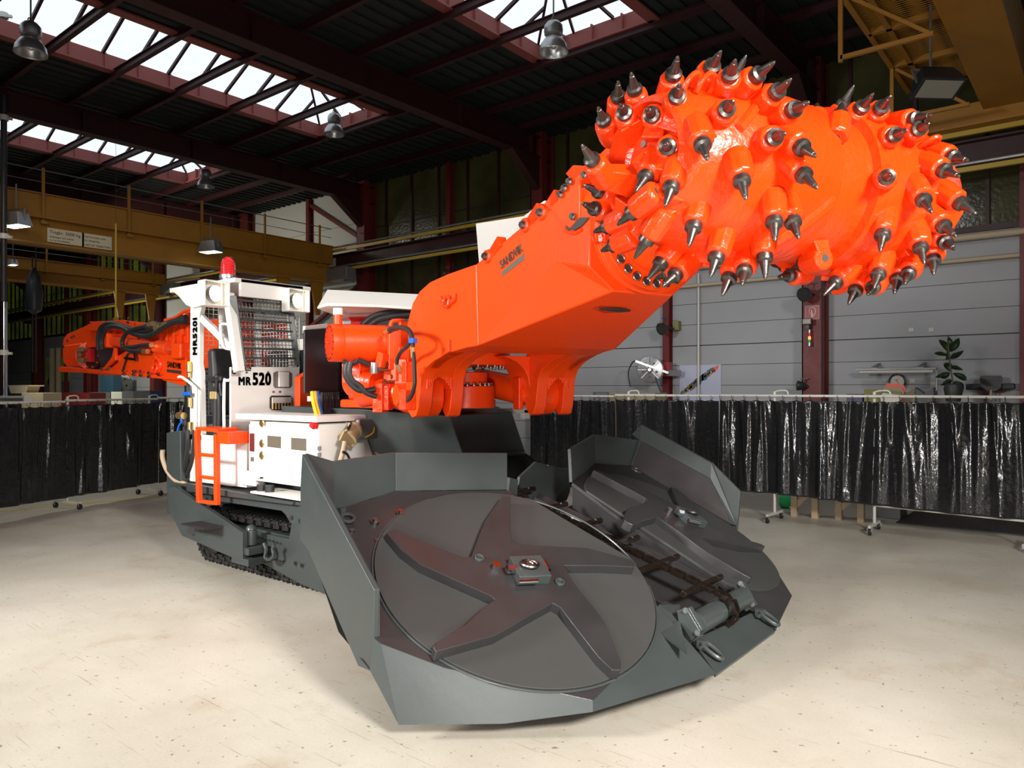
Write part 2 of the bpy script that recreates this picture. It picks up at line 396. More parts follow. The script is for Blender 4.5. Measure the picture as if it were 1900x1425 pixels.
# long wall on the right: painted boards with open seams up to 4.5 m
mb = MB(); zs = [0, .26, .69, 1.12, 1.55, 1.98, 2.4, 2.815, 3.25, 3.68, 4.1, 4.52]
for k in range(len(zs)-1):
    g = .016 if k == 6 else .006
    mb.span((X0, Y1, zs[k]+.004), (X1, Y1+.12, zs[k+1]-g))
struct(mb.build('wall_right', 'plank', smooth=0))
struct(MB().span((X0, Y1+.03, 0), (X1, Y1+.2, 4.55)).build('trim_seam_backing', 'ink', smooth=0))
struct(MB().span((X0, Y0-.2, 0), (X1, Y0, ZC+.4)).build('wall_left', 'girder', smooth=0))
struct(MB().span((X1, Y0, 0), (X1+.2, Y1, ZC+.4)).build('wall_front', 'girder', smooth=0))
struct(MB().span((X0-.2, Y0, 0), (X0, Y1, ZC+.4)).build('wall_back', 'girder', smooth=0))
# windows of the long wall, one per half bay, and white panels in the two far bays
posts = [2.1, -1.1, -4.3, -7.4, -10.6, -13.8, -17.0, -20.0, -23.4, -26.6, -29.8, -33.0, -36.2, -39.4, -42.6, -49, -55, X0]
n = 0
for i in range(len(posts)-1):
    a1, a0 = posts[i], posts[i+1]
    if -23.5 < a0 < -17.1 and a1 <= -17 or (-30 < a0 < -26 and a1 <= -26):
        mb = MB()
        for z0, z1 in ((4.56, 5.5), (5.51, 6.9), (6.91, ZC+.3)): mb.span((a0, Y1, z0), (a1, Y1+.1, z1))
        struct(mb.build('wall_right_upper', 'wallwhite', smooth=0)); continue
    n += 1; far = a0 < -30
    f = struct(MB().span((a0, Y1+.06, 4.6), (a1, Y1+.09, ZC+.3)).build('window_%d' % n, 'glazing_far' if far else 'glazing', smooth=0))
    m2 = MB(); step = .62 if far else .92; k = max(1, round((a1-a0)/step))
    for j in range(k): x = a0+(a1-a0)*(j+.5)/k; m2.span((x-.03, Y1, 4.55), (x+.03, Y1+.06, ZC+.3))
    m2.span((a0, Y1-.02, 4.52), (a1, Y1+.05, 4.62)); m2.span((a0, Y1+.045, 6.66), (a1, Y1+.06, 6.68))
    m2.build('mullion', 'girder', f, smooth=0)
# low lit windows in the far bays
mb = MB()
for k in range(5): mb.span((-42.2+.62*k, Y1-.03, 2.3), (-41.75+.62*k, Y1, 3.5))
struct(mb.build('window_50', 'glazing_far', smooth=0))
# steel columns: I sections, heavier on every second post
for i, a in enumerate(posts[:-1]):
    big = i % 2 == 0; mb = MB(); hw = .17 if big else .075
    if big:
        mb.span((a-hw, Y1-.50, 0), (a+hw, Y1-.47, ZC)); mb.span((a-hw, Y1-.06, 0), (a+hw, Y1-.03, ZC)); mb.span((a-.012, Y1-.47, 0), (a+.012, Y1-.06, ZC))
        mb.span((a+hw-.02, Y1-.47, 0), (a+hw, Y1-.30, ZC)).span((a-hw, Y1-.50, 0), (a-hw+.02, Y1-.3, ZC))
    else: mb.span((a-hw, Y1-.18, 0), (a+hw, Y1-.16, ZC)); mb.span((a-.01, Y1-.16, 0), (a+.01, Y1, ZC)); mb.span((a-hw, Y1-.02, 0), (a+hw, Y1-.001, ZC))
    struct(mb.build('trim_%d' % (i+1), 'redoxide', smooth=0))
# diagonal braces in the white bays
struct(MB().bar((-20.0, Y1-.1, 7.8), (-17.1, Y1-.1, 6.2), .1, .1).bar((-19.9, Y1-.1, 3.9), (-17.1, Y1-.1, 5.2), .1, .1).build('trim_40', 'redoxide', smooth=0))
# roof deck (corrugated), leaving the skylight openings out
SK = [(-8.25, -5.85), (-14.8, -12.4), (-21.15, -18.65), (-27.6, -25.1), (-34, -31.5)]
YS = 10.95
def deck(mb, x0, x1, y0, y1):
    n = max(2, int((x1-x0)/.14)); dx = (x1-x0)/n
    for i in range(n):
        z = ZC+.02 if i % 2 else ZC+.06
        mb.span((x0+i*dx, y0, z), (x0+(i+1)*dx, y1, ZC+.14))
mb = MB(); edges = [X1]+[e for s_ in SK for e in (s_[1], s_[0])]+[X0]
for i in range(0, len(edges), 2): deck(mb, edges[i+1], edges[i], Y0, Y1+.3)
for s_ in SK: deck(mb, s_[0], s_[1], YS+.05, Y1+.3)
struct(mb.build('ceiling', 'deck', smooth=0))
for si, (xa, xb) in enumerate(SK):
    zt = ZC+.28; ya = Y0
    mb = MB().span((xa, ya, ZC-.02), (xa+.03, YS+.04, zt)).span((xb-.03, ya, ZC-.02), (xb, YS+.04, zt)).span((xa, YS, ZC-.02), (xb, YS+.04, zt))
    y = YS-.55
    while y > ya: mb.span((xa, y-.015, ZC), (xa+.07, y+.015, zt)); mb.span((xb-.07, y-.015, ZC), (xb, y+.015, zt)); y -= .62
    for k in range(1, 4): x = xa+(xb-xa)*k/4; mb.span((x-.015, YS-.07, ZC), (x+.015, YS, zt))
    mb.span((xa-.1, ya, ZC-.03), (xa+.1, YS+.1, ZC)).span((xb-.1, ya, ZC-.03), (xb+.1, YS+.1, ZC)).span((xa, YS-.08, ZC-.03), (xb, YS+.12, ZC))
    cb = struct(mb.build('trim_%d' % (70+si), 'curb', smooth=0))
    xm = (xa+xb)/2; zr = zt+.55; yh = YS-1.2
    mb = MB().bar((xm, ya, zr), (xm, yh, zr), .06, .08)
    y = yh
    while y > ya: mb.bar((xa, y, zt), (xm, y, zr), .05, .06).bar((xb, y, zt), (xm, y, zr), .05, .06); y -= .62
    for t in (0, .33, .67, 1): mb.bar((xa+(xb-xa)*t, YS, zt), (xm, yh, zr), .04, .05)
    mb.bar((xa, YS-.6, zt), (xa+(xm-xa)*.5, YS-.6, zt+.27), .04, .05).bar((xb, YS-.6, zt), (xb+(xm-xb)*.5, YS-.6, zt+.27), .04, .05)
    struct(mb.build('trim_%d' % (80+si), 'girder', smooth=0))
    p = [(xa, ya, zt+.04), (xm, ya, zr+.05), (xb, ya, zt+.04), (xa, YS, zt+.04), (xm, yh, zr+.05), (xb, YS, zt+.04)]
    struct(MB().add(p, [(0, 1, 4, 3), (1, 2, 5, 4), (3, 4, 5)]).build('window_%d' % (60+si), 'glass', smooth=0))
# girders across the hall and purlins along it
for i, a in enumerate((-4.3, -10.6, -17.0, -23.4, -29.8, -36.2, -42.6)):
    mb = MB().span((a-.14, Y0, 7.32), (a+.14, Y1-.05, 7.345)).span((a-.14, Y0, 7.79), (a+.14, Y1-.05, 7.815)).span((a-.01, Y0, 7.345), (a+.01, Y1-.05, 7.79))
    y = Y1-.8
    while y > Y0: mb.span((a-.13, y-.01, 7.345), (a+.13, y+.01, 7.79)); y -= 2.4
    mb.prism([(a-.1, Y1-.5, 6.6), (a-.1, Y1-.5, 7.32), (a-.1, Y1-1.5, 7.32)], (.2, 0, 0))
    struct(mb.build('trim_%d' % (90+i), 'girder', smooth=0))
k = 0
y = 13.3
while y > -1:
    mb = MB().span((-47, y-.045, ZC-.14), (X1, y+.045, ZC-.128)).span((-47, y-.045, ZC-.012), (X1, y+.045, ZC)).span((-47, y-.008, ZC-.13), (X1, y+.008, ZC-.01))
    struct(mb.build('trim_%d' % (100+k), 'girder', smooth=0)); y -= 1.18; k += 1
# crane runway beam and conductor rails along the wall
mb = MB().span((X0, 13.62, 5.42), (X1, 13.92, 5.45)).span((X0, 13.62, 5.80), (X1, 13.92, 5.83)).span((X0, 13.76, 5.45), (X1, 13.79, 5.80))
for a in posts[:-1:2]: mb.span((a-.1, 13.6, 5.2), (a+.1, 14.1, 5.42))
struct(mb.build('trim_120', 'girder', smooth=0))
for k, (z, m_) in enumerate(((5.30, 'craneY'), (5.87, 'craneY'))):
    struct(MB().span((X0, 13.50, z), (X1, 13.56, z+.075)).build('trim_%d' % (121+k), m_, smooth=0))
    struct(MB().cyl((X0, 13.55, z+.14), (X1, 13.55, z+.14), .03, n=8).build('trim_%d' % (123+k), 'galv'))
struct(MB().cyl((-12, 14.35, 4.42), (X1, 14.35, 4.42), .055, n=12).cyl((-12, 14.38, 4.05), (X1, 14.38, 4.05), .035, n=12).build('trim_125', 'chip'))
struct(MB().cyl((PY(1296, 640, 14.42).x, 14.42, 0), (PY(1296, 640, 14.42).x, 14.42, 4.3), .022, n=8).build('trim_126', 'frame'))
# yellow floor line behind the left screens
p, q = PZ(0, 949, 0), PZ(307, 920, 0); d = (q-p).normalized(); q2 = q+d*2.5; p2 = p-d*4; s_ = V((-d.y, d.x, 0))*.045
struct(MB().add([p2-s_+V((0, 0, .002)), q2-s_+V((0, 0, .002)), q2+s_+V((0, 0, .002)), p2+s_+V((0, 0, .002))], [(0, 1, 2, 3)]).build('trim_floor_line', 'yellow', smooth=0))
# ================================================================ overhead cranes
def crane(x, y1, z0, z1, label, wide=.42, rails=True):
    r = empty('overhead_crane', (x, y1, z0), label, 'crane', None)
    h = z1-z0; ym = Y0+.6
    mb = MB().span((x, ym, z0), (x+.02, y1, z0+h*.5)).span((x-.16, ym, z0-.02), (x+.18, y1, z0+.02)).span((x-.16, ym, z0+h*.5), (x+.22, y1, z0+h*.5+.025)).span((x-wide, ym, z0), (x-wide+.02, y1, z0+h*.5))
    mb.build('lower_girder', 'crane', r, smooth=0)
    MB().span((x-wide, ym, z0+h*.5+.03), (x+.05, y1+.1, z1)).span((x-wide-.05, ym, z1), (x+.09, y1+.1, z1+.03)).build('upper_girder', 'crane', r, bevel=.01)
    y = y1-.4
    while y > ym: MB().bar((x+.1, y, z0+h*.45), (x+.1, y, z1+.55), .055, .035).span((x+.06, y-.06, z0+h*.4), (x+.16, y+.06, z0+h*.46)).build('railing_post', 'crane', r, smooth=0); y -= 1.75
    MB().cyl((x+.1, ym, z1+.5), (x+.1, y1, z1+.5), .012, n=6).cyl((x+.1, ym, z1+.25), (x+.1, y1, z1+.25), .008, n=6).build('railing_wire', 'grey', r)
    mb = MB().span((x-1.0, y1-.1, z0+.05), (x+.9, y1+.25, z0+.4)); mb.cyl((x-.8, y1+.28, z0+.15), (x-.8, y1+.05, z0+.15), .16).cyl((x+.7, y1+.28, z0+.15), (x+.7, y1+.05, z0+.15), .16)
    mb.build('end_carriage', 'grey', r, bevel=.01)
    for dy in (0, 1.1): MB().prism([(x, y1-.25-dy, z0), (x, y1-.65-dy, z0), (x, y1-.5-dy, z0-.95), (x, y1-.36-dy, z0-.95)], (.08, 0, 0)).build('hanger_bracket', 'crane', r)
    return r
c1 = crane(-17.6, 13.35, 4.95, 6.0, 'long yellow overhead crane spanning the hall, the nearer of the two at left')
c2 = crane(-27.6, 13.35, 5.4, 6.15, 'smaller far yellow overhead crane seen beneath the nearer one')
# load signs on the near crane
def board(name, x, y, z, w_, h, lines, label):
    o = empty(name, (x, y, z), label, 'sign')
    MB().span((x, y-w_/2, z), (x+.012, y+w_/2, z+h)).build('panel', 'sign', o)
    for s_, zz, sz in lines: text('lettering', s_, (x+.014, y-w_/2+.04, z+zz), (0, 1, 0), (0, 0, 1), sz, 'ink', o)
    return o
ys = PX(103, 440, -17.55).y
board('load_sign', -17.55, PX(122, 440, -17.55).y, 5.02, .72, .30, [('Tragkr. 5000 kg', .19, .095), ('Anhängen von Lasten', .10, .055), ('nur an Kranhaken', .03, .055)], 'cream load sign reading Tragkr. 5000 kg on the near crane')
board('warning_sign', -17.55, PX(162, 446, -17.55).y+.2, 5.02, .62, .30, [('Das Verweilen unter', .21, .055), ('der hängenden', .13, .055), ('LAST IST VERBOTEN', .03, .06)], 'cream warning sign right of the load sign on the near crane')
# near crane at upper right with mesh walkway
r = empty('overhead_crane', (-1.6, 13.3, 6.3), 'yellow crane girder with mesh walkway running overhead at upper right', 'crane')
MB().span((-1.55, -1.5, 6.15), (-.95, 13.7, 7.0)).build('girder', 'crane', r, bevel=.01)
mb = MB()
for x in (-2.6, -2.35, -1.62): mb.span((x-.035, -1.5, 6.72), (x+.035, 13.5, 6.80))
y = -1.2
while y < 13.5: mb.span((-2.6, y-.04, 6.72), (-1.55, y+.04, 6.80)); y += 1.35
mb.build('walkway_frame', 'crane', r, smooth=0)
mb = MB(); y = -1.2
while y < 13.4: mb.bar((-2.6, y, 6.8), (-1.6, y+.12, 6.8), .008, .01).bar((-2.6, y+.12, 6.8), (-1.6, y, 6.8), .008, .01); y += .06
mb.build('walkway_mesh', 'crane', r, smooth=0)
for y in (12.3, 9.6): MB().bar((-2.6, y, 6.8), (-2.6, y, 5.9), .05, .05).bar((-2.6, y, 5.95), (-1.6, y, 5.95), .05, .05).bar((-2.55, y, 6.7), (-1.65, y, 5.97), .04, .04).build('lower_bracket', 'crane', r, smooth=0)
MB().span((-3.1, 13.3, 5.95), (-.2, 13.65, 6.3)).build('end_carriage', 'crane', r, bevel=.02)

# ---------------------------------------------------------------- lamps
def bell_lamp(x, y, z, label):
    o = empty('bell_lamp', (x, y, z), label, 'lamp', 'bell lamps under the roof')
    MB().lathe((x, y, z), (0, 0, 1), [(0, .21), (.02, .205), (.10, .19), (.19, .13), (.24, .075)], 28, False).build('reflector', 'galv', o, thick=.004)
    MB().lathe((x, y, z+.23), (0, 0, 1), [(0, .08), (.03, .13), (.09, .135), (.15, .13), (.2, .09), (.22, .03)], 20).build('gear_housing', 'galv', o)
    MB().ball((x, y, z+.12), .05, 12, 1.5).build('bulb', 'bulbglass', o)
    MB().cyl((x, y, z+.44), (x, y, ZC-.13), .012, n=6).ring((x, y, z+.47), (1, 0, 0), .035, .008, 12, 6).build('suspension', 'grey', o)
    return o
for (px, py, z, l) in ((57, 100, 7.0, 'leftmost and largest-looking bell lamp, hanging before the front skylight'), (382, 347, 7.0, 'bell lamp hanging before the end of the farthest bright skylight'),
                       (620, 250, 7.0, 'bell lamp at the end of the long skylight, upper centre left'), (1027, 98, 7.0, 'bell lamp below the skylight corner at top centre')):
    p = PZ(px, py, z); yp = min([13.3-1.18*k for k in range(13)], key=lambda v: abs(v-p.y)); p = PY(px, py, yp); bell_lamp(p.x, p.y, p.z, l)
def flood(x, y, z, label, glow=True, s_=1.0, rz=0, dark=False, tilt=0, hang=.25):
    o = empty('floodlight', (x, y, z), label, 'lamp')
    R = Matrix.Rotation(rz, 3, 'Z')@Matrix.Rotation(tilt, 3, 'X'); c = V((x, y, z))
    def T(pts): return [c+R@(V(p)*s_) for p in pts]
    q = T([(-.28, -.16, 0), (.28, -.16, 0), (.28, .16, 0), (-.28, .16, 0), (-.2, -.12, .26), (.2, -.12, .26), (.2, .12, .26), (-.2, .12, .26)])
    MB().add(q, [(0, 1, 5, 4), (1, 2, 6, 5), (2, 3, 7, 6), (3, 0, 4, 7), (4, 5, 6, 7), (3, 2, 1, 0)]).build('housing', 'matte_black' if dark else 'galv', o, bevel=.008)
    MB().add(T([(-.24, -.13, -.006), (.24, -.13, -.006), (.24, .13, -.006), (-.24, .13, -.006)]), [(0, 1, 2, 3)]).build('lens', 'floodglow' if glow else 'bulbglass', o, smooth=0)
    a, b_ = T([(-.24, 0, .1), (.24, 0, .1)]); u, w2 = T([(-.24, 0, .34), (.24, 0, .34)])
    m = T([(0, 0, .34)])[0]
    MB().bar(a, u, .03, .02).bar(u, w2, .03, .02).bar(w2, b_, .03, .02).cyl(m, m+V((0, 0, hang)), .015, n=6).build('bracket', 'grey', o)
    return o
p = PX(30, 420, -16.9); flood(p.x, p.y, p.z, 'lit floodlight glowing warm under the near crane at far left', rz=.3, hang=.5)
p = PX(391, 468, -16.9); flood(p.x, p.y, p.z, 'lit floodlight hanging from the near crane beside a railing post', rz=.3, hang=.5)
p = PX(24, 492, -24); flood(p.x, p.y, p.z, 'small lit lamp at far left between the two cranes', s_=.6, hang=2.5)
p = PY(1742, 165, 10.4); flood(p.x, p.y, p.z, 'large dark unlit floodlight under the walkway at upper right', glow=False, s_=1.0, rz=D(51)-.15, dark=True, tilt=-.5, hang=max(.1, 6.72-p.z-.30))
def spot(px, py, y, label, r=.13, aim=(-.3, -1, -.35)):
    p = PY(px, py, y); d = V(aim).normalized(); o = empty('spotlight', p, label, 'lamp')
    MB().lathe(p+d*.08, -d, [(0, r), (.03, r), (.09, r*.85), (.15, r*.4), (.17, .03)], 24).build('shell', 'matte_black', o)
    MB().lathe(p+d*.082, -d, [(0, r*.9), (-.01, r*.6), (-.015, .01)], 24).build('lens', 'darkglass', o)
    MB().bar(p-d*.05+V((0, 0, r*.8)), p-d*.05+V((0, 0, r*1.5)), .03, .02).bar(p-d*.05+V((-.07, 0, r*1.5)), p-d*.05+V((.07, 0, r*1.5)), .02, .02).bar(p-d*.1, (p.x+.06, 14.34 if y > 13.9 else 14.0, p.z), .03, .03).build('mount', 'matte_black', o)
    return o
spot(1231, 609, 14.0, 'round dark spotlight on the thin red post, above the cable reel')
spot(1495, 545, 13.7, 'round dark spotlight high on the thick red column under the cutter drum')
spot(1487, 716, 13.9, 'small grey spotlight low beside the thick red column', .09, (-1, -.5, .1))
p = PY(1246, 605, 14.42); tag(MB().span(p-V((-.05, .06, .1)), p+V((.19, .07, .1))).build('junction_box', 'olivepaper', bevel=.01), 'olive junction box on the thin red post beside the spotlight', 'box')
# hose sign and little lamp and signal stack on the thick column
p = PY(1507, 580, 13.985); o = empty('hose_reel_sign', p, 'square red sign with white hose symbol on the thick red column', 'sign')
MB().span(p+V((-.125, 0, -.125)), p+V((.125, .012, .125))).build('panel', 'signred', o)
mb = MB().tube([p+V((x*.09, -.006, z*.1)) for x, z in ((-.6, .2), (-.5, .75), (.1, .95), (.6, .6), (.65, 0), (.4, -.5), (.15, -.75))], .008, 6)
mb.tube([p+V((x*.09, -.006, z*.1)) for x, z in ((-.2, .5), (-.1, .2), (-.1, -.85))], .011, 6).tube([p+V((x*.09, -.006, z*.1)) for x, z in ((-.7, -.1), (.1, -.1), (.1, -.9))], .006, 6, 0)
mb.build('hose_symbol', 'paper', o)
MB().span(p+V((-.125, -.003, .119)), p+V((.125, 0, .125))).span(p+V((-.125, -.003, -.125)), p+V((.125, 0, -.119))).span(p+V((-.125, -.003, -.125)), p+V((-.119, 0, .125))).span(p+V((.119, -.003, -.125)), p+V((.125, 0, .125))).build('border', 'paper', o, smooth=0)
p = PY(1498, 597, 13.85); o = empty('work_lamp', p, 'small square black work lamp just below the hose sign', 'lamp')
MB().span(p+V((-.08, -.04, -.055)), p+V((.08, .05, .06))).build('housing', 'matte_black', o, bevel=.006)
MB().span(p+V((-.065, -.045, -.035)), p+V((.065, -.04, .045))).build('lens', 'bulbglass', o); MB().span(p+V((-.03, .0, -.13)), p+V((.03, .1, -.05))).build('sensor', 'matte_black', o)
p = PY(1502, 630, 13.9); o = empty('signal_tower', p, 'small signal light stack with red, amber and green on the thick column', 'signal light')
for k, m_ in enumerate(('green', 'amber', 'red')): MB().cyl(p+V((0, 0, k*.06-.06)), p+V((0, 0, k*.06-.005)), .025, n=14).build('lens', m_, o)
MB().cyl(p+V((0, 0, -.12)), p+V((0, 0, -.06)), .03, n=14).build('base', 'galv', o); MB().cyl(p+V((0, 0, .12)), p+V((0, 0, .175)), .025, n=14).bar(p+V((0, 0, .17)), p+V((0, .1, .17)), .02, .02).build('cap', 'galv', o)
# cable reel on thin post
def cable_reel(p, R, label, axis, mt='galv', arm=True):
    o = empty('cable_reel', p, label, 'cable reel'); ax = V(axis).normalized(); u, v = perp(ax)
    MB().lathe(p, ax, [(0, R*.96), (.01, R), (.02, R), (.03, R*.93), (.025, R*.3), (.05, R*.16), (.06, R*.14), (.06, .01)], 40).lathe(p-ax*.14, ax, [(0, R), (.02, R)], 40).cyl(p-ax*.12, p, R*.6, n=32).build('drum', mt, o)
    mb = MB()
    for k in range(8):
        t = k*math.pi/4; d = u*math.cos(t)+v*math.sin(t); mb.bar(p+ax*.03+d*R*.2, p+ax*.033+d*R*.93, .012, .012)
    mb.build('spoke', mt, o, smooth=0)
    mb = MB()
    for k in range(5):
        t = k*math.pi*2/5+.3; d = u*math.cos(t)+v*math.sin(t); mb.cyl(p+ax*.028+d*R*.55, p+ax*.034+d*R*.55, R*.1, n=14)
    mb.build('vent_hole', 'matte_black', o)
    return o, ax
p = PY(1206, 686, 13.85); o, ax = cable_reel(p, .27, 'round silver cable reel mounted on the thin red post', (.35, -1, 0))
a = PY(1179, 670, 13.6); b_ = PY(1240, 692, 14.0)
MB().bar(a, b_, .035, .045).bar(b_, b_+V((.12, .3, 0)), .06, .12).build('guide_arm', 'galv', o)
MB().tube([a, a+V((-.08, 0, -.04)), a+V((-.17, 0, -.25)), PY(1170, 718, 13.6)], .014, 6).tube([PY(1216, 700, 13.7), PY(1224, 722, 13.7), PY(1236, 745, 13.7)], .014, 6).build('cable', 'rubber', o)
p2 = PY(1234, 685, 14.1); MB().span(p2+V((-.05, 0, -.15)), p2+V((.08, .2, .15))).build('wall_bracket', 'signred', o, bevel=.01)
# poster with drawing of a machine
A_, B_ = PY(1261, 678, 14.49), PY(1338, 733, 14.49)
o = empty('poster', V((A_.x, 14.48, B_.z-.35)), 'pale blue poster of a long machine, taped to the white wall', 'poster')
MB().span((A_.x, 14.483, B_.z-.35), (B_.x, 14.49, A_.z)).build('sheet', 'poster', o)
rr = random.Random(3); mbs = {k: MB() for k in ('bluegrey', 'olivepaper', 'pinkpaper', 'inkgrey', 'craneY')}
for k in range(46):
    t = k/45; cx = A_.x+(B_.x-A_.x)*(.06+.84*t); cz = B_.z+.0+(A_.z-B_.z)*(.02+.86*t)+rr.uniform(-.02, .05)
    m_ = rr.choice(['bluegrey', 'olivepaper', 'inkgrey', 'craneY'] if t < .85 else ['bluegrey', 'pinkpaper'])
    ww, hh = rr.uniform(.02, .06), rr.uniform(.015, .05)*(1.4 if .3 < t < .85 else .8)
    mbs[m_].prism([(cx-ww, 14.482, cz-hh-ww*.5), (cx+ww, 14.482, cz-hh+ww*.6), (cx+ww, 14.482, cz+hh+ww*.6), (cx-ww, 14.482, cz+hh-ww*.5)], (0, -.0008*(1+k % 3), 0))
for m_, mb in mbs.items():
    if mb.v: mb.build('drawing', m_, o, smooth=0)
# tube lamp on the wall
a, b_ = PY(1590, 688, 14.15), PY(1738, 686, 14.15); o = empty('tube_lamp', (a+b_)/2, 'long grey tube lamp fixed to the white wall above the clock', 'lamp')
MB().bar(a+V((0, 0, .02)), b_+V((0, 0, .02)), .12, .03).build('tray', 'grey', o); MB().cyl(a-V((-.05, 0, .02)), b_-V((.05, 0, .02)), .035, n=14).build('tube', 'frame', o)
for t in (.22, .8): q = a.lerp(b_, t); MB().prism([q+V((-.05, 0, .03)), q+V((.05, 0, .03)), q+V((.04, .345, .12)), q+V((.0, .345, .12))], (0, 0, .02)).build('bracket', 'grey', o)
MB().bar(b_, b_+V((0, 0, -.45)), .02, .02).build('cable', 'grey', o)
# clock
p = PY(1665, 708, 14.42); o = empty('wall_clock', p, 'round clock with black rim and white face on the wall', 'clock')
MB().ring(p, (0, 1, 0), .125, .018, 36, 8).build('rim', 'matte_black', o); MB().cyl(p+V((0, -.005, 0)), p+V((0, .03, 0)), .118, n=36).build('dial', 'paper', o)
mb = MB()
for k in range(12): t = k*math.pi/6; d = V((math.sin(t), 0, math.cos(t))); mb.bar(p+V((0, -.008, 0))+d*.09, p+V((0, -.008, 0))+d*.105, .008, .004)
mb.bar(p+V((0, -.01, 0)), p+V((.03, -.01, -.05)), .008, .004).bar(p+V((0, -.01, 0)), p+V((-.05, -.01, .04)), .006, .004).build('hand', 'ink', o)
MB().cyl(p+V((0, -.009, .03)), p+V((0, -.006, .03)), .02, n=14).build('emblem', 'red', o)
for k, (px, py) in enumerate(((1691, 612), (1728, 612), (1693, 707), (1731, 710))):
    p = PY(px, py, 14.495); tag(MB().span(p+V((-.04, -.012, -.035)), p+V((.04, 0, .035))).build('wall_socket', 'wallwhite', bevel=.004), ['left one of the two white sockets high on the wall', 'right one of the two white sockets high on the wall', 'white socket on the wall right of the clock', 'white socket on the wall beside the plant stem'][k], 'socket')
# plant on a shelf behind the screens
p = PY(1769, 716, 13.5); base = V((p.x, 13.5, p.z-.25))
o = empty('rubber_plant', base, 'tall dark green rubber plant in a dark pot against the wall', 'plant')
MB().lathe(base, (0, 0, 1), [(0, .10), (.06, .11), (.2, .14), (.27, .12), (.29, .13), (.29, .02)], 20).build('pot', 'terracotta', o)
top = PY(1759, 632, 13.5); MB().tube([base+V((0, 0, .25)), PY(1765, 690, 13.5), PY(1761, 660, 13.5), top], .012, 7).build('stem', 'stem', o)
leaves = [((1761, 655), (1742, 632), .5), ((1760, 648), (1758, 624), .5), ((1762, 652), (1778, 627), .6), ((1760, 660), (1734, 656), .25), ((1763, 664), (1788, 650), .4), ((1764, 662), (1776, 656), .4),
          ((1763, 690), (1752, 675), .7), ((1764, 682), (1787, 687), .3), ((1762, 692), (1735, 700), .4), ((1762, 695), (1745, 699), .5), ((1767, 693), (1791, 705), .5), ((1764, 705), (1745, 715), .4), ((1769, 708), (1786, 724), .6), ((1757, 648), (1754, 666), .25), ((1771, 713), (1760, 730), .5), ((1758, 716), (1754, 733), .5)]
for k, (s_, e_, wd) in enumerate(leaves):
    a = PY(*s_, 13.5); b2 = PY(*e_, 13.5-.12+.24*((k*37) % 10)/10); d = (b2-a); L_ = d.length; d.normalize(); sd = d.cross(V((.2, 1, .1))).normalized(); nn = sd.cross(d); ww = .062*wd+.016
    fn = lambda u, v: a+d*L_*u+sd*(v-.5)*2*ww*math.sin(math.pi*min(1, u*.92+.06))**.8+nn*(.05*math.sin(math.pi*u)+.03*abs(v-.5)*2)
    MB().grid(fn, 8, 4).build('leaf', 'leaf', o, thick=.004)
# shelf / bench behind screens on which the small things stand
zsh = 1.72
def shelf_thing(px0, px1, py0, py1, y, name, m_, label, cat, d=.25, **k):
    a, b_ = PY(px0, py1, y), PY(px1, py0, y)
    return tag(MB().span((a.x, y, a.z-.0), (b_.x, y+d, b_.z)).build(name, m_, bevel=.005, **k), label, cat)
a = PY(1560, 741, 13.4); b_ = PY(1896, 741, 13.4)
tag(MB().span((a.x, 13.3, a.z-.08), (b_.x, 14.3, a.z-.04)).span((a.x+.1, 13.4, 0), (a.x+.16, 14.2, a.z-.08)).span((b_.x-.16, 13.4, 0), (b_.x-.1, 14.2, a.z-.08)).span(((a.x+b_.x)/2, 13.4, 0), ((a.x+b_.x)/2+.06, 14.2, a.z-.08)).build('workbench', 'wood', smooth=0), 'bench along the wall behind the right screens carrying clutter', 'bench')
zb = a.z-.04
def on_bench(px0, px1, pytop, y, name, m_, label, cat, d=.3):
    q, s_ = PY(px0, pytop, y), PY(px1, pytop, y)
    return tag(MB().span((q.x, y, zb), (s_.x, y+d, max(zb+.02, q.z))).build(name, m_, bevel=.004), label, cat)
on_bench(1571, 1600, 731, 13.5, 'flat_case', 'darkblue', 'flat dark blue case at the left end of the bench', 'case')
on_bench(1603, 1636, 722, 13.5, 'carton', 'olivepaper', 'low olive carton left of the leaning papers', 'box')
q0 = PY(1633, 729, 13.42)
for k, (m_, l) in enumerate((('paper', 'white'), ('olivepaper', 'olive'), ('card', 'buff'), ('pinkpaper', 'pink'))):
    x = q0.x+.02+.015*k; y = 13.40+.035*k; h = .10+.055*k
    tag(MB().prism([(x, y, zb+.001), (x+.26, y, zb+.001), (x+.30, y, zb+h-.05), (x+.27, y, zb+h+.02), (x+.03, y, zb+h+.05), (x-.02, y, zb+h)], (0, .02, 0)).build('document_folder', m_, smooth=0), '%s folder standing in the small pile of folders below the clock' % l, 'folder', 'folders below the clock')
q = PY(1640, 733, 13.8); q2 = PY(1697, 733, 13.8); zz = PY(1670, 720, 13.8).z
tag(MB().prism([(q.x, 13.8, zb), (q2.x, 13.8, zb), (q2.x, 13.8, zz+.01), (q2.x-.14, 13.8, zz-.1), (q.x+.2, 13.8, zz), (q.x, 13.8, zz-.02)], (0, .2, 0)).build('grey_tray', 'card'), 'grey zigzag topped tray behind the folders', 'tray')
q = PY(1698, 733, 13.8); q2 = PY(1732, 733, 13.8)
tag(MB().prism([(q.x, 13.8, zb), (q2.x, 13.8, zb), (q2.x, 13.8, zz+.01), ((q.x+q2.x)/2, 13.8, zz-.1), (q.x, 13.8, zz+.01)], (0, .2, 0)).build('black_tray', 'matte_black'), 'black tray with a notched top left of the plant', 'tray')
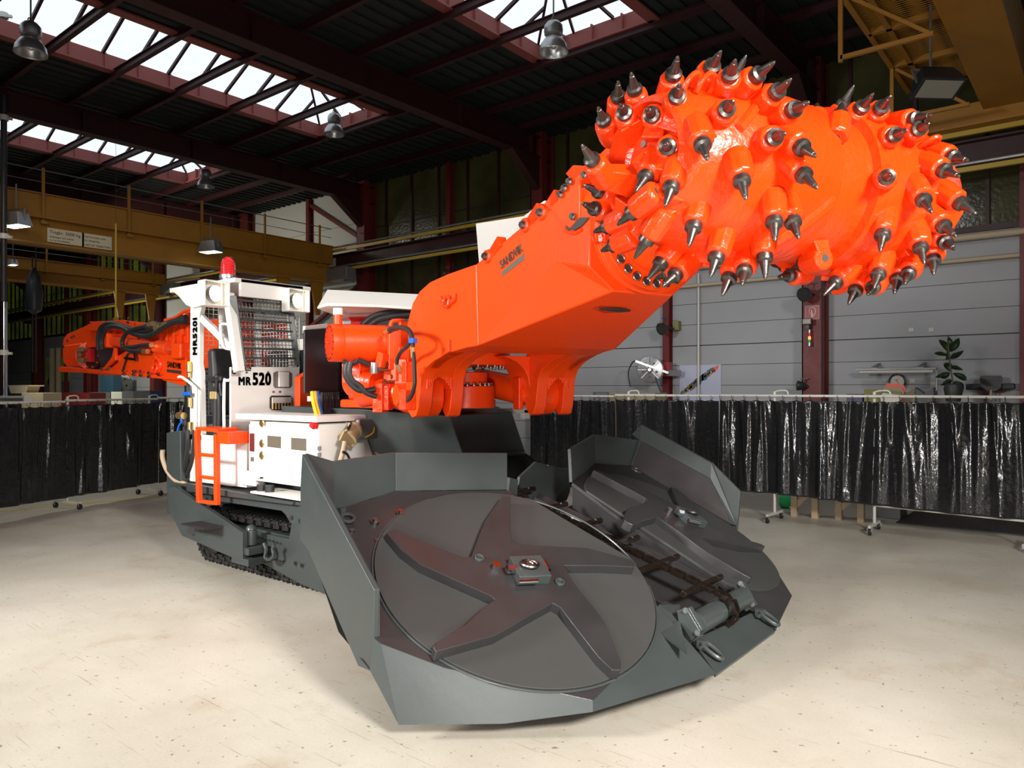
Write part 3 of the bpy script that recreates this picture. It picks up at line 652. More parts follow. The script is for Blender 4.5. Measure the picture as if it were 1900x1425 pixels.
# broom and shovel
a, b_ = PY(1792, 718, 14.3), PY(1884, 717, 14.3); o = empty('push_broom', (a+b_)/2, 'wide black push broom hanging head up on the wall at right', 'broom')
MB().bar(a, b_, .06, .1).build('brush_head', 'rubber', o, bevel=.02); MB().cyl((a+b_)/2, (a+b_)/2-V((0, 0, .22)), .014, n=8).build('handle', 'wood', o)
p = PY(1839, 712, 14.22); o = empty('shovel', p, 'dark flat shovel blade hanging in front of the broom', 'shovel')
MB().slab([p+V((x, 0, z)) for x, z in ((-.14, .13), (.14, .13), (.16, .08), (.13, -.07), (.05, -.12), (-.05, -.12), (-.13, -.07), (-.16, .08))], .01).build('blade', 'track', o); MB().cyl(p-V((0, 0, .1)), p-V((0, 0, .26)), .016, n=8).build('handle', 'wood', o)
p = PY(1838, 723, 14.4); tag(MB().span(p+V((-.16, -.05, -.02)), p+V((.16, .06, .02))).build('tool_rail', 'red', bevel=.004), 'red tool holder rail behind the broom and shovel', 'rail')

# ---------------------------------------------------------------- welding screens
def screen(p, q, z0, z1, label, seed, feet=(0, 1), handle=True, lowbar=None, folds=9, amp=.055):
    p, q = V((p[0], p[1], 0)), V((q[0], q[1], 0)); d = (q-p); L_ = d.length; d.normalize(); nrm = V((d.y, -d.x, 0))
    o = empty('welding_screen', (p+q)/2, label, 'welding screen', 'black welding screens around the machine')
    zr = z1+.06; mb = MB().tube([p+V((0, 0, zr)), q+V((0, 0, zr))], .018, 8, 0)
    for ft_ in feet:
        e = p.lerp(q, ft_)+nrm*-.06
        mb.tube([e+V((0, 0, .1)), e+V((0, 0, zr+.06))], .02, 8, 0)
        mb.bar(e-nrm*.28+V((0, 0, .11)), e+nrm*.28+V((0, 0, .11)), .035, .035)
        if handle:
            mb.bar(e+V((0, 0, zr)), e+nrm*.06+V((0, 0, zr)), .03, .03).tube([e+V((0, 0, zr+.05)), e+d*.05+V((0, 0, zr+.07)), e+d*.17+V((0, 0, zr+.07)), e+d*.2+V((0, 0, zr+.0))], .011, 7)
    if lowbar is not None: mb.tube([p.lerp(q, lowbar)-nrm*.06+V((0, 0, .36)), q-nrm*.06+V((0, 0, .33))], .017, 8, 0)
    mb.build('frame', 'frame', o)
    for ft_ in feet:
        e = p.lerp(q, ft_)+nrm*-.06
        for s_ in (-1, 1):
            c = e+nrm*.26*s_+V((0, 0, .045)); mbc = MB().cyl(c-d*.015, c+d*.015, .045, n=18); mbc.build('caster_wheel', 'rubber', o)
            MB().bar(c+d*.022, c+d*.022+V((0, 0, .05)), .004, .03).bar(c-d*.022, c-d*.022+V((0, 0, .05)), .004, .03).bar(c-d*.024+V((0, 0, .055)), c+d*.024+V((0, 0, .055)), .03, .01).build('caster_fork', 'galv', o)
    rr = random.Random(seed); ph = [rr.uniform(0, 6.28) for _ in range(8)]; nf = folds*L_/2
    cr = [(rr.uniform(0, 1), rr.uniform(-.25, .25), rr.uniform(.015, .04)) for _ in range(int(7*L_))]
    def fn(u, v):
        x = u*L_; z = z1-(z1-z0)*v; top = math.exp(-v*7)
        off = amp*(math.sin(2*math.pi*nf*u/2.2+ph[0])*.5+math.sin(2*math.pi*nf*u/1.3+ph[1]+v*1.2)*.32+math.sin(2*math.pi*nf*u/.8+ph[2]-v*.9)*.22*(1-v*.5)+math.sin(2*math.pi*nf*u*1.9+ph[3])*.08)
        off *= (.55+.45*v)
        for cx, sl, ww in cr:
            dd = (x/L_-cx-sl*v*.25)*L_
            off += .022*math.exp(-(dd/ww)**2)*(1-.6*v)
        # scalloped tension folds between the hooks at the top edge
        k = x/.19; fr = k-math.floor(k)
        off += .03*math.sin(math.pi*fr)*math.exp(-v*9); z -= .018*math.sin(math.pi*fr)*math.exp(-v*12)
        z += .012*math.sin(x*2.2+ph[6])*v
        return p+d*x+nrm*off+V((0, 0, z))
    MB().grid(fn, int(L_*70), 56).build('curtain', 'vinyl', o, smooth=60, thick=.002, fixn=False)
    mb = MB(); k = 0
    while k*.19 < L_: e = p+d*(k*.19); mb.ring(e+V((0, 0, z1+.035)), d, .032, .004, 10, 5); k += 1
    mb.build('hook_ring', 'matte_black', o)
    return o
ysc = 10.68
screen((-8.3, ysc+.15), (-6.465, ysc+.04), .4, 1.72, 'black welding screen farthest left of the right-hand row, behind the boom lugs', 3, (.2,))
screen((-6.46, ysc+.03), (-4.615, ysc), .4, 1.74, 'black wrinkled welding screen right of the boom, below the cable reel', 5, (.12,))
screen((-4.61, ysc), (-2.920, ysc-.05), .385, 1.745, 'black welding screen below the thick red column, with shiny diagonal folds', 8, (.475,), amp=.07)
screen((-2.915, ysc-.06), (-.80, ysc-.02), .36, 1.745, 'rightmost black welding screen, with scalloped top folds', 11, (.21, 1), lowbar=.21, amp=.045)
L1 = V((-12.84, 4.67, 0)); L2 = V((-13.44, 6.42, 0)); L3 = V((-13.25, 8.4, 0)); L0 = V((-11.6, 2.2, 0))
def gap(a, b_): d = (b_-a).normalized(); return ((a+d*.003).x, (a+d*.003).y), ((b_-d*.003).x, (b_-d*.003).y)
screen(*gap(L0, L1), .2, 1.64, 'leftmost black welding screen, at the left edge, with long wide folds', 21, (.1,), folds=5, amp=.06)
screen(*gap(L1, L2), .2, 1.66, 'black welding screen on casters, second from the left edge', 23, (.05, .93), folds=8)
screen(*gap(L2, L3), .2, 1.68, 'black welding screen directly behind the grey rear post of the machine', 25, (1,), folds=8)
# trestles and block behind the right screens
for k, px in enumerate((1480, 1577)):
    q = PZ(px, 962+k*4, 0); y = max(q.y, 11.3); x = PZ(px, 962, 0).x-.1
    tag(MB().bar((x, y, 0), (x, y, .62), .09, .09).bar((x+.3, y, 0), (x+.3, y, .62), .09, .09).bar((x-.05, y, .1), (x+.42, y+.1, .58), .06, .08).bar((x-.15, y, .62), (x+.45, y, .62), .1, .08).build('wooden_trestle', 'wood', bevel=.005), ['wooden trestle legs under the screens, left of the two', 'wooden trestle legs under the screens, right of the two'][k], 'trestle')
x = PY(1608, 950, 11.3).x+.12; tag(MB().span((x-.18, 11.95, 0), (x+.18, 12.4, .42)).build('concrete_block', 'grey', bevel=.01), 'grey block on the floor behind the screens beside the trestle', 'block')
tag(MB().span((-2.4, 11.6, 0.001), (-.2, 13.2, .02)).build('rubber_mat', 'ink', smooth=0), 'dark mat on the floor behind the rightmost screen', 'mat')
x = PY(1450, 900, 12).x; tag(MB().cyl((x, 12, .12), (x+.2, 12, .12), .12, n=20).build('green_container', 'green'), 'green round container on the floor behind the screens', 'container')
# benches and clutter left of the machine, behind the left screens
def far_box(px0, px1, pyt, pyb, y, name, m_, label, cat, d=.6):
    a, b_ = PY(px0, pyb, y), PY(px1, pyt, y)
    return tag(MB().span((a.x, y, 0 if pyb > 722 else a.z), (b_.x, y+d, b_.z)).build(name, m_, bevel=.01), label, cat)
far_box(88, 166, 729, 745, 12.0, 'red_bench', 'redoxide', 'long dark red bench behind the left screens', 'bench')
far_box(206, 226, 727, 745, 12.0, 'carton', 'paper', 'left pale carton behind the left screens', 'box')
far_box(227, 247, 726, 745, 12.0, 'carton', 'grey', 'right grey-white carton behind the left screens', 'box')
far_box(250, 272, 725, 745, 12.9, 'tool_case', 'darkblue', 'dark navy case right of the grey carton', 'case')
far_box(166, 204, 728, 745, 12.6, 'steel_bin', 'grey', 'grey green bin between the red bench and the cartons', 'bin')
far_box(40, 80, 729, 745, 10.0, 'chipboard_stack', 'chip', 'lower chipboard block near the left edge above the screen', 'block')
tag(MB().span(PY(14, 717, 10.2), PY(54, 716, 10.2)+V((0, .5, .03))).prism([PY(20, 730, 10.2), PY(48, 730, 10.2), PY(52, 717, 10.2), PY(16, 717, 10.2)], (0, .4, 0)).build('cable_drum', 'chip'), 'upper chipboard spool near the left edge', 'spool')
far_box(186, 209, 690, 728, 13.4, 'blue_cabinet', 'bluegrey', 'blue cabinet on the far wall beneath the tail conveyor', 'cabinet', .35)
p = PY(227, 712, 14.2); o, ax = cable_reel(p, .45, 'pale cable reel on the far wall beneath the tail conveyor', (.5, -1, 0), 'frame'); MB().bar(p, (p.x, 14.5, p.z), .1, .1).build('wall_bracket', 'redoxide', o)
p = PY(93, 708, 14.3); tag(MB().cyl(p, p-V((0, .06, 0)), .18, n=16).build('wall_vent', 'ink'), 'small dark oval vent on the far wall at left', 'vent')
mb = MB()
for px in (97, 109): q = PY(px, 700, 14.2); mb.cyl((q.x, 14.2, 0), (q.x, 14.2, 3.9), .13, n=12)
tag(mb.build('duct_pipe', 'chip'), 'pair of tall tan pipes on the far wall at left', 'pipe')
# polished pole with clamps and a white bar lamp, standing behind the leftmost screen
q = PY(7, 560, 5.0); r_ = empty('metal_pole', (q.x, q.y, 0), 'tall polished metal pole with clamps at the left edge behind the screen', 'pole')
MB().cyl((q.x, q.y, 0), (q.x, q.y, PY(8, 560, 5.0).z), .06, n=20).build('lower_tube', 'chrome', r_); MB().cyl((q.x, q.y, PY(8, 560, 5.0).z), (q.x, q.y, 7.6), .055, n=20).build('upper_tube', 'track', r_)
for z in (PY(8, 654, 5.0).z, PY(8, 438, 5.0).z, PY(8, 218, 5.0).z, PY(8, 28, 5.0).z): MB().cyl((q.x, q.y, z-.05), (q.x, q.y, z+.05), .08, n=18).bar((q.x, q.y, z), (q.x+.12, q.y+.1, z-.02), .05, .05).build('clamp', 'frame', r_)
a, b_ = PY(-60, 741, 4.86), PY(52, 741, 4.86); o = empty('light_bar', (a+b_)/2, 'white flat bar lamp fixed low on the pole at the left edge', 'lamp')
MB().bar(a, b_, .12, .13).build('housing', 'frame', o, bevel=.004)
k = (b_-a).normalized(); n_ = V((k.y, -k.x, 0)); MB().bar(a+n_*.062, b_+n_*.062-k*.06, .004, .05).build('diffuser', 'grey', o)
# pendant cable and hook gear hanging from the cranes at left
p = PX(215, 440, -16.4); z1 = PX(218, 590, -16.4).z; o = empty('pendant_control', (p.x, p.y, z1-.3), 'thin yellowish control cable with switch box hanging in front of the near crane', 'control')
MB().cyl((p.x, p.y, 5.4), (p.x, p.y, z1), .018, n=8).build('cable', 'craneY', o); MB().cyl((p.x, p.y, 5.38), (p.x, p.y, 8.0), .004, n=6).build('suspension_wire', 'ink', o); MB().span((p.x-.05, p.y-.05, z1-.3), (p.x+.05, p.y+.05, z1)).build('switch_box', 'crane', o, bevel=.01)
p = PX(63, 500, -24.5); o = empty('chain_hoist', (p.x, p.y, p.z-2.2), 'dark chain bag and hook hanging between the two cranes at left', 'hoist')
MB().lathe((p.x, p.y, p.z-1.3), (0, 0, 1), [(0, .05), (.1, .2), (.6, .24), (1.1, .16), (1.35, .05)], 14).build('chain_bag', 'matte_black', o); MB().cyl((p.x+.15, p.y, p.z-3.0), (p.x+.15, p.y, 8.0), .02, n=6).cyl((p.x-.12, p.y, p.z-3.0), (p.x-.12, p.y, p.z+.4), .02, n=6).build('chain', 'track', o)
a, b_ = PY(1130, 741, 12.6), PY(1215, 729, 12.6)
tag(MB().span((a.x, 12.6, 0), (b_.x, 13.1, b_.z)).build('packing_case', 'card', bevel=.01), 'brown packing case behind the screens under the cable reel', 'box')
a, b_ = PY(1102, 738, 12.3), PY(1128, 728, 12.3); mb = MB()
for k in range(9): x = a.x+(b_.x-a.x)*k/8; mb.bar((x, 12.3, b_.z-.3), (x, 12.3, b_.z), .012, .012)
for z in (-.3, -.2, -.1, 0): mb.bar((a.x, 12.3, b_.z+z), (b_.x, 12.3, b_.z+z), .012, .012)
tag(mb.bar((a.x, 12.3, 0), (a.x, 12.3, b_.z), .03, .03).bar((b_.x, 12.3, 0), (b_.x, 12.3, b_.z), .03, .03).build('wire_rack', 'grey', smooth=0), 'small wire rack top showing above the screens beside the boom lug', 'rack')
# ================================================================ the roadheader
C0 = 5.2
RH = empty('roadheader', (-5.0, C0, 0), 'large orange, white and slate grey mining machine with twin spiked cutter drums on floor', 'mining machine')

# ---------------------------------------------------------------- gathering apron
CM = 4.92           # middle of the conveyor trough
NL = V((.491, -.196, 1)); NLn = NL.normalized(); CL = V((-3.02, 3.78, .68))
NR = V((.491, .085, 1)); NRn = NR.normalized(); CR = V((-2.98, 6.03, .678))
UP = V((0, 0, 1))
def PD(x, y, off=0): return hit(x, y, NL, CL+NLn*off)
def PR(x, y, off=0): return hit(x, y, NR, CR+NRn*off)
def onL(a, b): return V((a, b, CL.z-.491*(a-CL.x)+.196*(b-CL.y)))
def onR(a, b): return V((a, b, CR.z-.491*(a-CR.x)-.085*(b-CR.y)))
# left deck, its folded front plates and the lip
dk = [onL(a, b) for a, b in ((-4.09, 3.14), (-4.05, 3.66), (-3.65, 4.45), (-2.36, 4.42))]+[PD(1214, 1188), PD(1100, 1300), PD(825, 1240), PD(707, 1195), onL(-3.16, 2.69), onL(-3.75, 2.86)]
k0 = PZ(740, 1345, .10); nf = (PD(1100, 1300)-k0).cross(PD(707, 1195)-k0)
lp = [k0, hit(935, 1343, nf, k0), PZ(1100, 1321, .165), PZ(1330, 1251, .17)]
sd = PY(686, 1243, 2.69); inn = V((-2.16, 4.45, .24))
mb = MB().slab(dk, .03, -UP)
MB().add([dk[8], dk[7], dk[6], dk[5], dk[4], lp[0], lp[1], lp[2], lp[3], sd, dk[3]], [(0, 1, 5, 9), (1, 2, 6, 5), (2, 3, 7, 6), (3, 4, 8, 7), (4, 10, 8)]).build('front_plate', 'slate', RH, smooth=12, fixn=False)
bk = [V((-3.6, 2.8, .45)), V((-4.1, 3.0, .75)), V((-4.1, 4.43, .6)), V((-2.5, 4.4, .15))]
mb.add([lp[0], lp[1], lp[2], lp[3], bk[3], bk[2], bk[1], bk[0], sd], [tuple(range(9))])
mb.add([dk[2], dk[3], lp[3], bk[3], bk[2]], [(0, 1, 2, 3, 4)])
mb.build('apron_deck', 'slate_worn', RH, bevel=.006, smooth=12)
# right deck
rk = [PR(1170, 864), PR(1105, 860), PR(1062, 895), PR(1147, 959), PR(1333, 1078), PR(1403, 1131), PR(1440, 1168), PR(1470, 1105), PR(1430, 1041), PR(1366, 982), PR(1300, 925)]
mb = MB().slab(rk, .035, -UP)
lo = [p-V((0, 0, .22)) for p in rk[2:5]]
mb.add([rk[2], rk[3], rk[4]]+lo, [(0, 1, 4, 3), (1, 2, 5, 4)])
mb.slab([V((p.x-.12, p.y-.1, max(.06, p.z-.25))) for p in (rk[4], rk[5], rk[7], rk[8], rk[0], rk[2])], .04, -UP)
mb.build('apron_deck', 'slate_worn', RH, bevel=.006, smooth=12)
# side wings
wl = [(-4.2, 2.96, 1.475), (-3.44, 2.745, 1.0), (-3.16, 2.69, .80), (-3.16, 2.69, .30), (-3.9, 2.9, .92), (-4.2, 2.96, .90)]
wl = [PY(560, 842, 2.93), PY(694, 1094, 2.69), PY(691, 1225, 2.69), PY(685, 1245, 2.70), PY(664, 1236, 2.72), PY(572, 1022, 2.92), PY(556, 1000, 2.93), PY(557, 900, 2.93)]
MB().slab(wl, .035, (0, 1, 0)).build('side_wing', 'slate', RH, bevel=.006, smooth=0)
wr = [PY(1190, 788, 7.18), PY(1321, 859, 7.18), PY(1374, 912, 7.15), PY(1367, 985, 7.12), V((-4.0, 7.18, .9))]
MB().slab(wr, .035, (0, 1, 0)).build('side_wing', 'slate', RH, bevel=.006, smooth=0)
# rear walls and wing liners
bt = dk[:3]; tp = [V((-4.09, 3.14, 1.413)), V((-4.05, 3.66, 1.44)), V((-3.65, 4.45, 1.405))]
MB().slab([bt[0], bt[1], tp[1], tp[0]], .03, (-1, 0, 0)).slab([bt[1], bt[2], tp[2], tp[1]], .03, (-1, 0, 0)).build('rear_wall', 'slate', RH, bevel=.004, smooth=12)
pk = wl[0]+V((0, .035, 0)); ft = wl[1]+V((0, .035, 0)); fb = PD(690, 1236)+V((0, .04, .0))
MB().add([bt[0], tp[0], pk, ft, V((ft.x, ft.y, fb.z)), onL(-3.3, 2.80)], [(0, 1, 2), (0, 2, 3, 5), (3, 4, 5)]).build('wing_liner', 'slate_worn', RH, smooth=0, thick=.01)
b2 = [rk[0], rk[1], rk[2]+V((-.0, 0, 0))]
t2 = [PX(1187, 817, rk[0].x-.0), PX(1105, 806, rk[1].x), PX(1059, 833, rk[2].x-.05)]
MB().slab([b2[0], b2[1], t2[1], t2[0]], .03, (-1, 0, 0)).slab([b2[1], b2[2], t2[2], t2[1]], .03, (-1, 0, 0)).build('rear_wall', 'slate', RH, bevel=.004, smooth=12)
k1, k2 = PY(1318, 888, 7.10), PY(1357, 973, 7.05)
MB().slab([b2[0], t2[0], k1, k2], .02, (0, 1, 0)).build('wing_liner', 'slate_worn', RH, bevel=.003, smooth=0)
MB().add([t2[0], PY(1190, 789, 7.16), PY(1172, 806, 7.0), PY(1320, 860, 7.16), k1, PY(1366, 975, 7.12), k2], [(0, 2, 1), (0, 1, 3, 4), (4, 3, 5, 6)]).build('wing_cap', 'slate', RH, smooth=0, thick=.01)
MB().tube([t2[0]+V((.012, -.01, 0)), b2[0]+V((.015, -.01, 0))], .012, 6, 0).build('weld_bead', 'slate', RH)
# discs with star wheels
def disc(c, n_, R, a, b_, amax):   # round plate, trimmed along the conveyor side
    d = (b_-a); d.z = 0; d.normalize(); o = V((d.y, -d.x, 0)); o = o if o.dot(c-a) < 0 else -o; pts = []; u, v = perp(n_)
    for i in range(120):
        p = c+(u*math.cos(2*math.pi*i/120)+v*math.sin(2*math.pi*i/120))*R; k = (p-a).dot(o)
        if k > 0 and p.x < amax:
            q = p-o*k; q = hit_up(q, n_, c); p = q
        pts.append(p)
    return MB().prism([p-n_*.02 for p in pts], n_*.038).build('gathering_disc', 'slate_disc', RH, bevel=.003)
def hit_px(p): f = -SN*p.x+CN*p.y; return 950+1380*(CN*p.x+SN*p.y)/f, 722-1380*(p.z-CAM_Z)/f
def hit_up(q, n_, c): return V((q.x, q.y, c.z-(n_.x*(q.x-c.x)+n_.y*(q.y-c.y))/n_.z))
disc(CL, NLn, .925, PD(945, 906), PD(1180, 1046), -2.62)
u_, v_ = perp(NLn); a0, a1 = PD(945, 906), PD(1180, 1046); rim = [CL+NLn*.006+(u_*math.cos(t)+v_*math.sin(t))*.936 for t in [2*math.pi*i/110 for i in range(110)]]
ok = [(hit_px(p)[1] > 925 and hit_px(p)[0] < 1180) or hit_px(p)[1] > 1085 for p in rim]; st = next(i for i in range(110) if ok[i] and not ok[i-1])
rim = [rim[(st+i) % 110] for i in range(110) if ok[(st+i) % 110]]; MB().tube(rim, .007, 6, 0).build('disc_rim', 'slate', RH)
disc(CR, NRn, .92, PR(1062, 897), PR(1333, 1076), -2.3)
STAR = [(931, 922), (947, 920), (947, 984), (951, 1002), (963, 1009), (1028, 1013), (1089, 1016), (1171, 1038), (1178, 1045), (1177, 1052), (1118, 1049), (1047, 1049), (1065, 1081), (1077, 1097), (1102, 1126), (1122, 1154), (1153, 1228), (1152, 1243), (1136, 1243), (1110, 1218), (1069, 1165), (1039, 1126), (1026, 1119), (980, 1144), (919, 1179), (809, 1209), (803, 1199), (817, 1187), (862, 1159), (898, 1126), (918, 1112), (912, 1106), (780, 1047), (744, 1020), (717, 988), (731, 981), (784, 1004), (825, 1021), (862, 1034), (875, 1032), (890, 992), (902, 963)]
sp = [PD(x, y, .085) for x, y in STAR]
MB().prism(sp, -NLn*.075).build('star_wheel', 'slate_worn', RH, bevel=.006, smooth=30)
e1 = V((1, 0, -.491)).normalized(); e2 = NLn.cross(e1).normalized()
g1 = V((1, 0, -.491)).normalized(); g2 = NRn.cross(g1).normalized()
CLs = PD(962, 1070, .085); CRs = CR+NRn*.085
PHI = D(-26); spR = []
for p in sp:
    u, v = (p-CLs).dot(e1), -(p-CLs).dot(e2)
    spR.append(CRs+g1*(u*math.cos(PHI)-v*math.sin(PHI))+g2*(u*math.sin(PHI)+v*math.cos(PHI)))
MB().prism(spR, -NRn*.075).build('star_wheel', 'slate_worn', RH, bevel=.006, smooth=30)
for c, n_, a1_, a2_ in ((PD(964, 1066, .085), NLn, e1, e2), (CRs, NRn, g1, g2)):
    h = empty('hub_lock', c, None); h.parent = RH; h.location = c-V(RH['_w']); h['_w'] = list(c)
    x1 = (a1_*.45+a2_*.89).normalized(); x2 = n_.cross(x1).normalized()
    R = Matrix((x1, x2, n_)).transposed()
    MB().box(c+n_*.035+x1*.06, (.22, .20, .07), m=R).build('lock_block', 'slate', h, bevel=.005)
    MB().ring(c+n_*.085+x1*.05, n_+x2*.35, .055, .011, 24, 8).ring(c+n_*.08+x1*.05, n_, .028, .009, 14, 6).build('lifting_ring', 'steel', h)
    MB().cyl(c+n_*.05-x1*.10, c+n_*.05-x1*.04, .03, n=6).cyl(c+n_*.0-x1*.15+x2*.05, c+n_*.05-x1*.15+x2*.05, .026, n=6).cyl(c+n_*.045-x2*.115-x1*.06, c+n_*.045-x2*.115+x1*.07, .017, n=12).cyl(c+n_*.04+x1*.185-x2*.02, c+n_*.04+x1*.185+x2*.07, .018, n=10).build('lock_bolt', 'chrome', h)
for (px, py) in ((889, 1037), (1038, 1082)):
    q = PD(px, py, .085); MB().ring(q+NLn*.012, NLn, .026, .008, 18, 8).cyl(q-NLn*.02, q+NLn*.008, .03, n=18).build('lifting_eye', 'slate', RH)
for (px, py) in ((695, 970), (742, 954)):
    q = PD(px, py, .0); MB().cyl(q, q+NLn*.02, .032, n=16).cyl(q+NLn*.02, q+NLn*.035, .02, n=6).build('deck_bolt', 'steel', RH)
q = PD(642, 966, .0); MB().ring(q+V((.02, .0, .02)), NLn, .042, .012, 20, 8).box(q+V((-.05, -.0, .045)), (.045, .04, .07)).build('shackle', 'slate', RH)
q = PR(1180, 872); MB().ring(q, NRn, .05, .014, 20, 8).build('shackle', 'slate', RH)
for (px, py) in ((699, 1003), (741, 1000), (653, 985)):
    q = PD(px, py, .0); MB().cyl(q, q+NLn*.012, .018, n=10).build('deck_plug', 'steel', RH)
# centre lip, conveyor trough, chain
cl = [lp[3], PZ(1440, 1170, .18), PX(1400, 1134, -2.06), PX(1286, 1187, -2.10)]
MB().slab(cl, .03, -UP).slab([cl[3], cl[2], V((-2.3, 5.4, .12)), V((-2.3, 4.45, .12))], .02, -UP).build('centre_lip', 'slate', RH, bevel=.005, smooth=12)
MB().add([cl[1], rk[6], rk[5], cl[2], PX(1400, 1134, -2.06)-V((0, 0, .1))], [(0, 1, 2, 3), (0, 3, 4)]).build('lip_gusset', 'slate', RH, smooth=0, thick=.01)
gz = [PX(1216, 1168, -2.27), PX(1221, 1124, -2.36), PX(1243, 1112, -2.50), PX(1261, 1124, -2.36), PX(1260, 1150, -2.22), PX(1275, 1213, -1.98)]
MB().add(gz, [(0, 1, 4, 5), (1, 2, 3, 4)]).build('lip_gusset', 'slate', RH, smooth=0, thick=.015)
def zt(a): return .41-.29*(a+2.4)
mb = MB().slab([(-2.30, CM-.44, zt(-2.30)-.03), (-2.30, CM+.44, zt(-2.30)-.03), (-5.2, CM+.44, zt(-5.2)-.03), (-5.2, CM-.44, zt(-5.2)-.03)], .03, -UP)
for s in (-1, 1):
    mb.slab([(-2.36, CM+.36*s, zt(-2.36)-.02), (-5.2, CM+.36*s, zt(-5.2)-.02), (-5.2, CM+.38*s, zt(-5.2)+.05), (-2.36, CM+.38*s, zt(-2.36)+.05)], .012)
    mb.slab([(-2.36, CM+.37*s, zt(-2.36)+.0), (-5.2, CM+.37*s, zt(-5.2)+.0), (-5.2, CM+.47*s, zt(-5.2)+.1), (-2.36, CM+.45*s, zt(-2.36)+.04)], .012)
mb.build('conveyor_trough', 'slate_worn', RH, smooth=0)
cv = empty('chain_conveyor', (-3, CM, .5), None); cv.parent = RH; cv.location = V((-3, CM, .5))-V(RH['_w']); cv['_w'] = [-3, CM, .5]
SX, SZ = -2.12, .37
def chain_pt(t):   # path: round the sprocket, then up the trough
    R_ = .105; c = V((SX, CM, SZ)); ax = V((-1, 0, .29)).normalized(); nn = V((.29, 0, 1)).normalized()
    arc = math.pi*R_
    if t < arc: th = t/R_; return c+nn*(-math.cos(th))*R_+(-ax)*math.sin(th)*R_, (-ax)*math.cos(th)+nn*math.sin(th)
    return c+nn*R_+ax*(t-arc), ax
t = 0; k = 0
while t < 3.2:
    p, d = chain_pt(t); u = V((0, 1, 0)); n_ = d.cross(u)
    mb = MB()
    if k % 2 == 0:
        for s_ in (-1, 1): mb.bar(p-d*.045+u*.026*s_, p+d*.045+u*.026*s_, .012, .036, up=n_).cyl(p-d*.03+u*.018*s_, p-d*.03+u*.036*s_, .018, n=8).cyl(p+d*.03+u*.018*s_, p+d*.03+u*.036*s_, .018, n=8)
    else:
        mb.cyl(p-u*.018, p+u*.018, .018, n=8)
        for s_ in (-1, 1): mb.bar(p-d*.04+u*.014*s_, p+d*.04+u*.014*s_, .01, .032, up=n_)
    mb.build('chain_link', 'chain', cv); t += .058; k += 1
for i in range(8):
    p, d = chain_pt(.50+i*.36); n_ = d.cross(V((0, 1, 0))); n_ = n_ if n_.z > 0 else -n_
    L = .29; yv = V((0, 1, 0))
    MB().bar(p-yv*L, p+yv*L, .04, .032, up=n_).cyl(p-yv*(L+.02)-n_*.0, p-yv*(L-.07)-n_*.0, .024, n=12).cyl(p+yv*(L-.07)-n_*.0, p+yv*(L+.02)-n_*.0, .024, n=12).build('flight_bar', 'chain', cv, bevel=.004)
MB().cyl((SX, CM-.40, SZ), (SX, CM-.05, SZ), .075, n=32).cyl((SX, CM+.05, SZ), (SX, CM+.40, SZ), .075, n=32).cyl((SX, CM-.05, SZ), (SX, CM+.05, SZ), .055, n=24).build('sprocket_shaft', 'slate', RH)
for pts, b, bo in (((((1259, 1131), (1278, 1127), (1303, 1170), (1286, 1187), (1262, 1150)), 4.47, ((1272, 1133), (1294, 1174)))), ((((1366, 1085), (1376, 1080), (1402, 1124), (1386, 1134), (1366, 1100)), 5.37, ((1374, 1083), (1395, 1121))))):
    br = MB().slab([PY(x, y, b) for x, y in pts], .05, (0, 1, 0)).slab([PY(x, y, b) for x, y in pts], .03, (0, -1, 0)).build('shaft_bracket', 'slate', RH, bevel=.006)
    mb = MB()
    for x, y in bo: mb.bolt(PY(x, y, b-.03), (.3, -1, .3), .014)
    mb.build('bracket_bolt', 'slate', br)
for (px, py) in ((1318, 1208), (1424, 1148)):
    q = PZ(px, py, .25); d1 = V((.5, 0, -.28)).normalized(); d2 = V((0, 1, 0))
    MB().tube([q+d2*(x*.035)+d1*(y*.075)+V((0, 0, .015)) for x, y in ((-.7, -.6), (-1, -.2), (-1, .5), (-.7, 1.0), (0, 1.2), (.7, 1.0), (1, .5), (1, -.2), (.7, -.6), (0, -.75))], .015, 8, 3, True).box(q-d1*.06, (.06, .045, .06)).cyl(q-d1*.05-d2*.055, q-d1*.05+d2*.055, .013, n=8).build('shackle', 'slate', RH)

# ---------------------------------------------------------------- front hull and flaps
XF = -4.75
def hull(px): return [PX(x, y, XF) for x, y in px]
f = [V((XF, 4.05, .5)), V((XF, 3.85, 1.2))]
pts_front = [PX(833, 770, XF), PX(948, 762, XF), PX(1000, 875, XF), V((XF, 6.45, .6)), V((XF, 5.3, .6)), PX(862, 860, XF)]
mb = MB()
lf = [V((-5.3, 4.25, 1.76)), PX(833, 770, XF), PX(870, 880, XF), V((XF, 5.3, .6)), V((-5.3, 4.05, .6)), V((-5.3, 4.05, 1.3))]
A_ = [V((-6.9, 4.95, .85)), V((-5.6, 4.95, .85)), PX(880, 900, XF), V((XF, 6.35, .75)), V((-5.15, 6.1, .85)), V((-6.9, 6.1, .85))]
T_ = [V((-6.9, 4.6, 1.72)), V((-5.6, 4.6, 1.71)), PX(833, 771, XF), PX(950, 764, XF), V((-5.15, 6.1, 1.72)), V((-6.9, 6.1, 1.72))]
mb.add(A_+T_, [(0, 1, 2, 3, 4, 5), (11, 10, 9, 8, 7, 6)]+[(i, (i+1) % 6, 6+(i+1) % 6, 6+i) for i in range(6)])
mb.build('hull', 'slate', RH, bevel=.012, smooth=15)
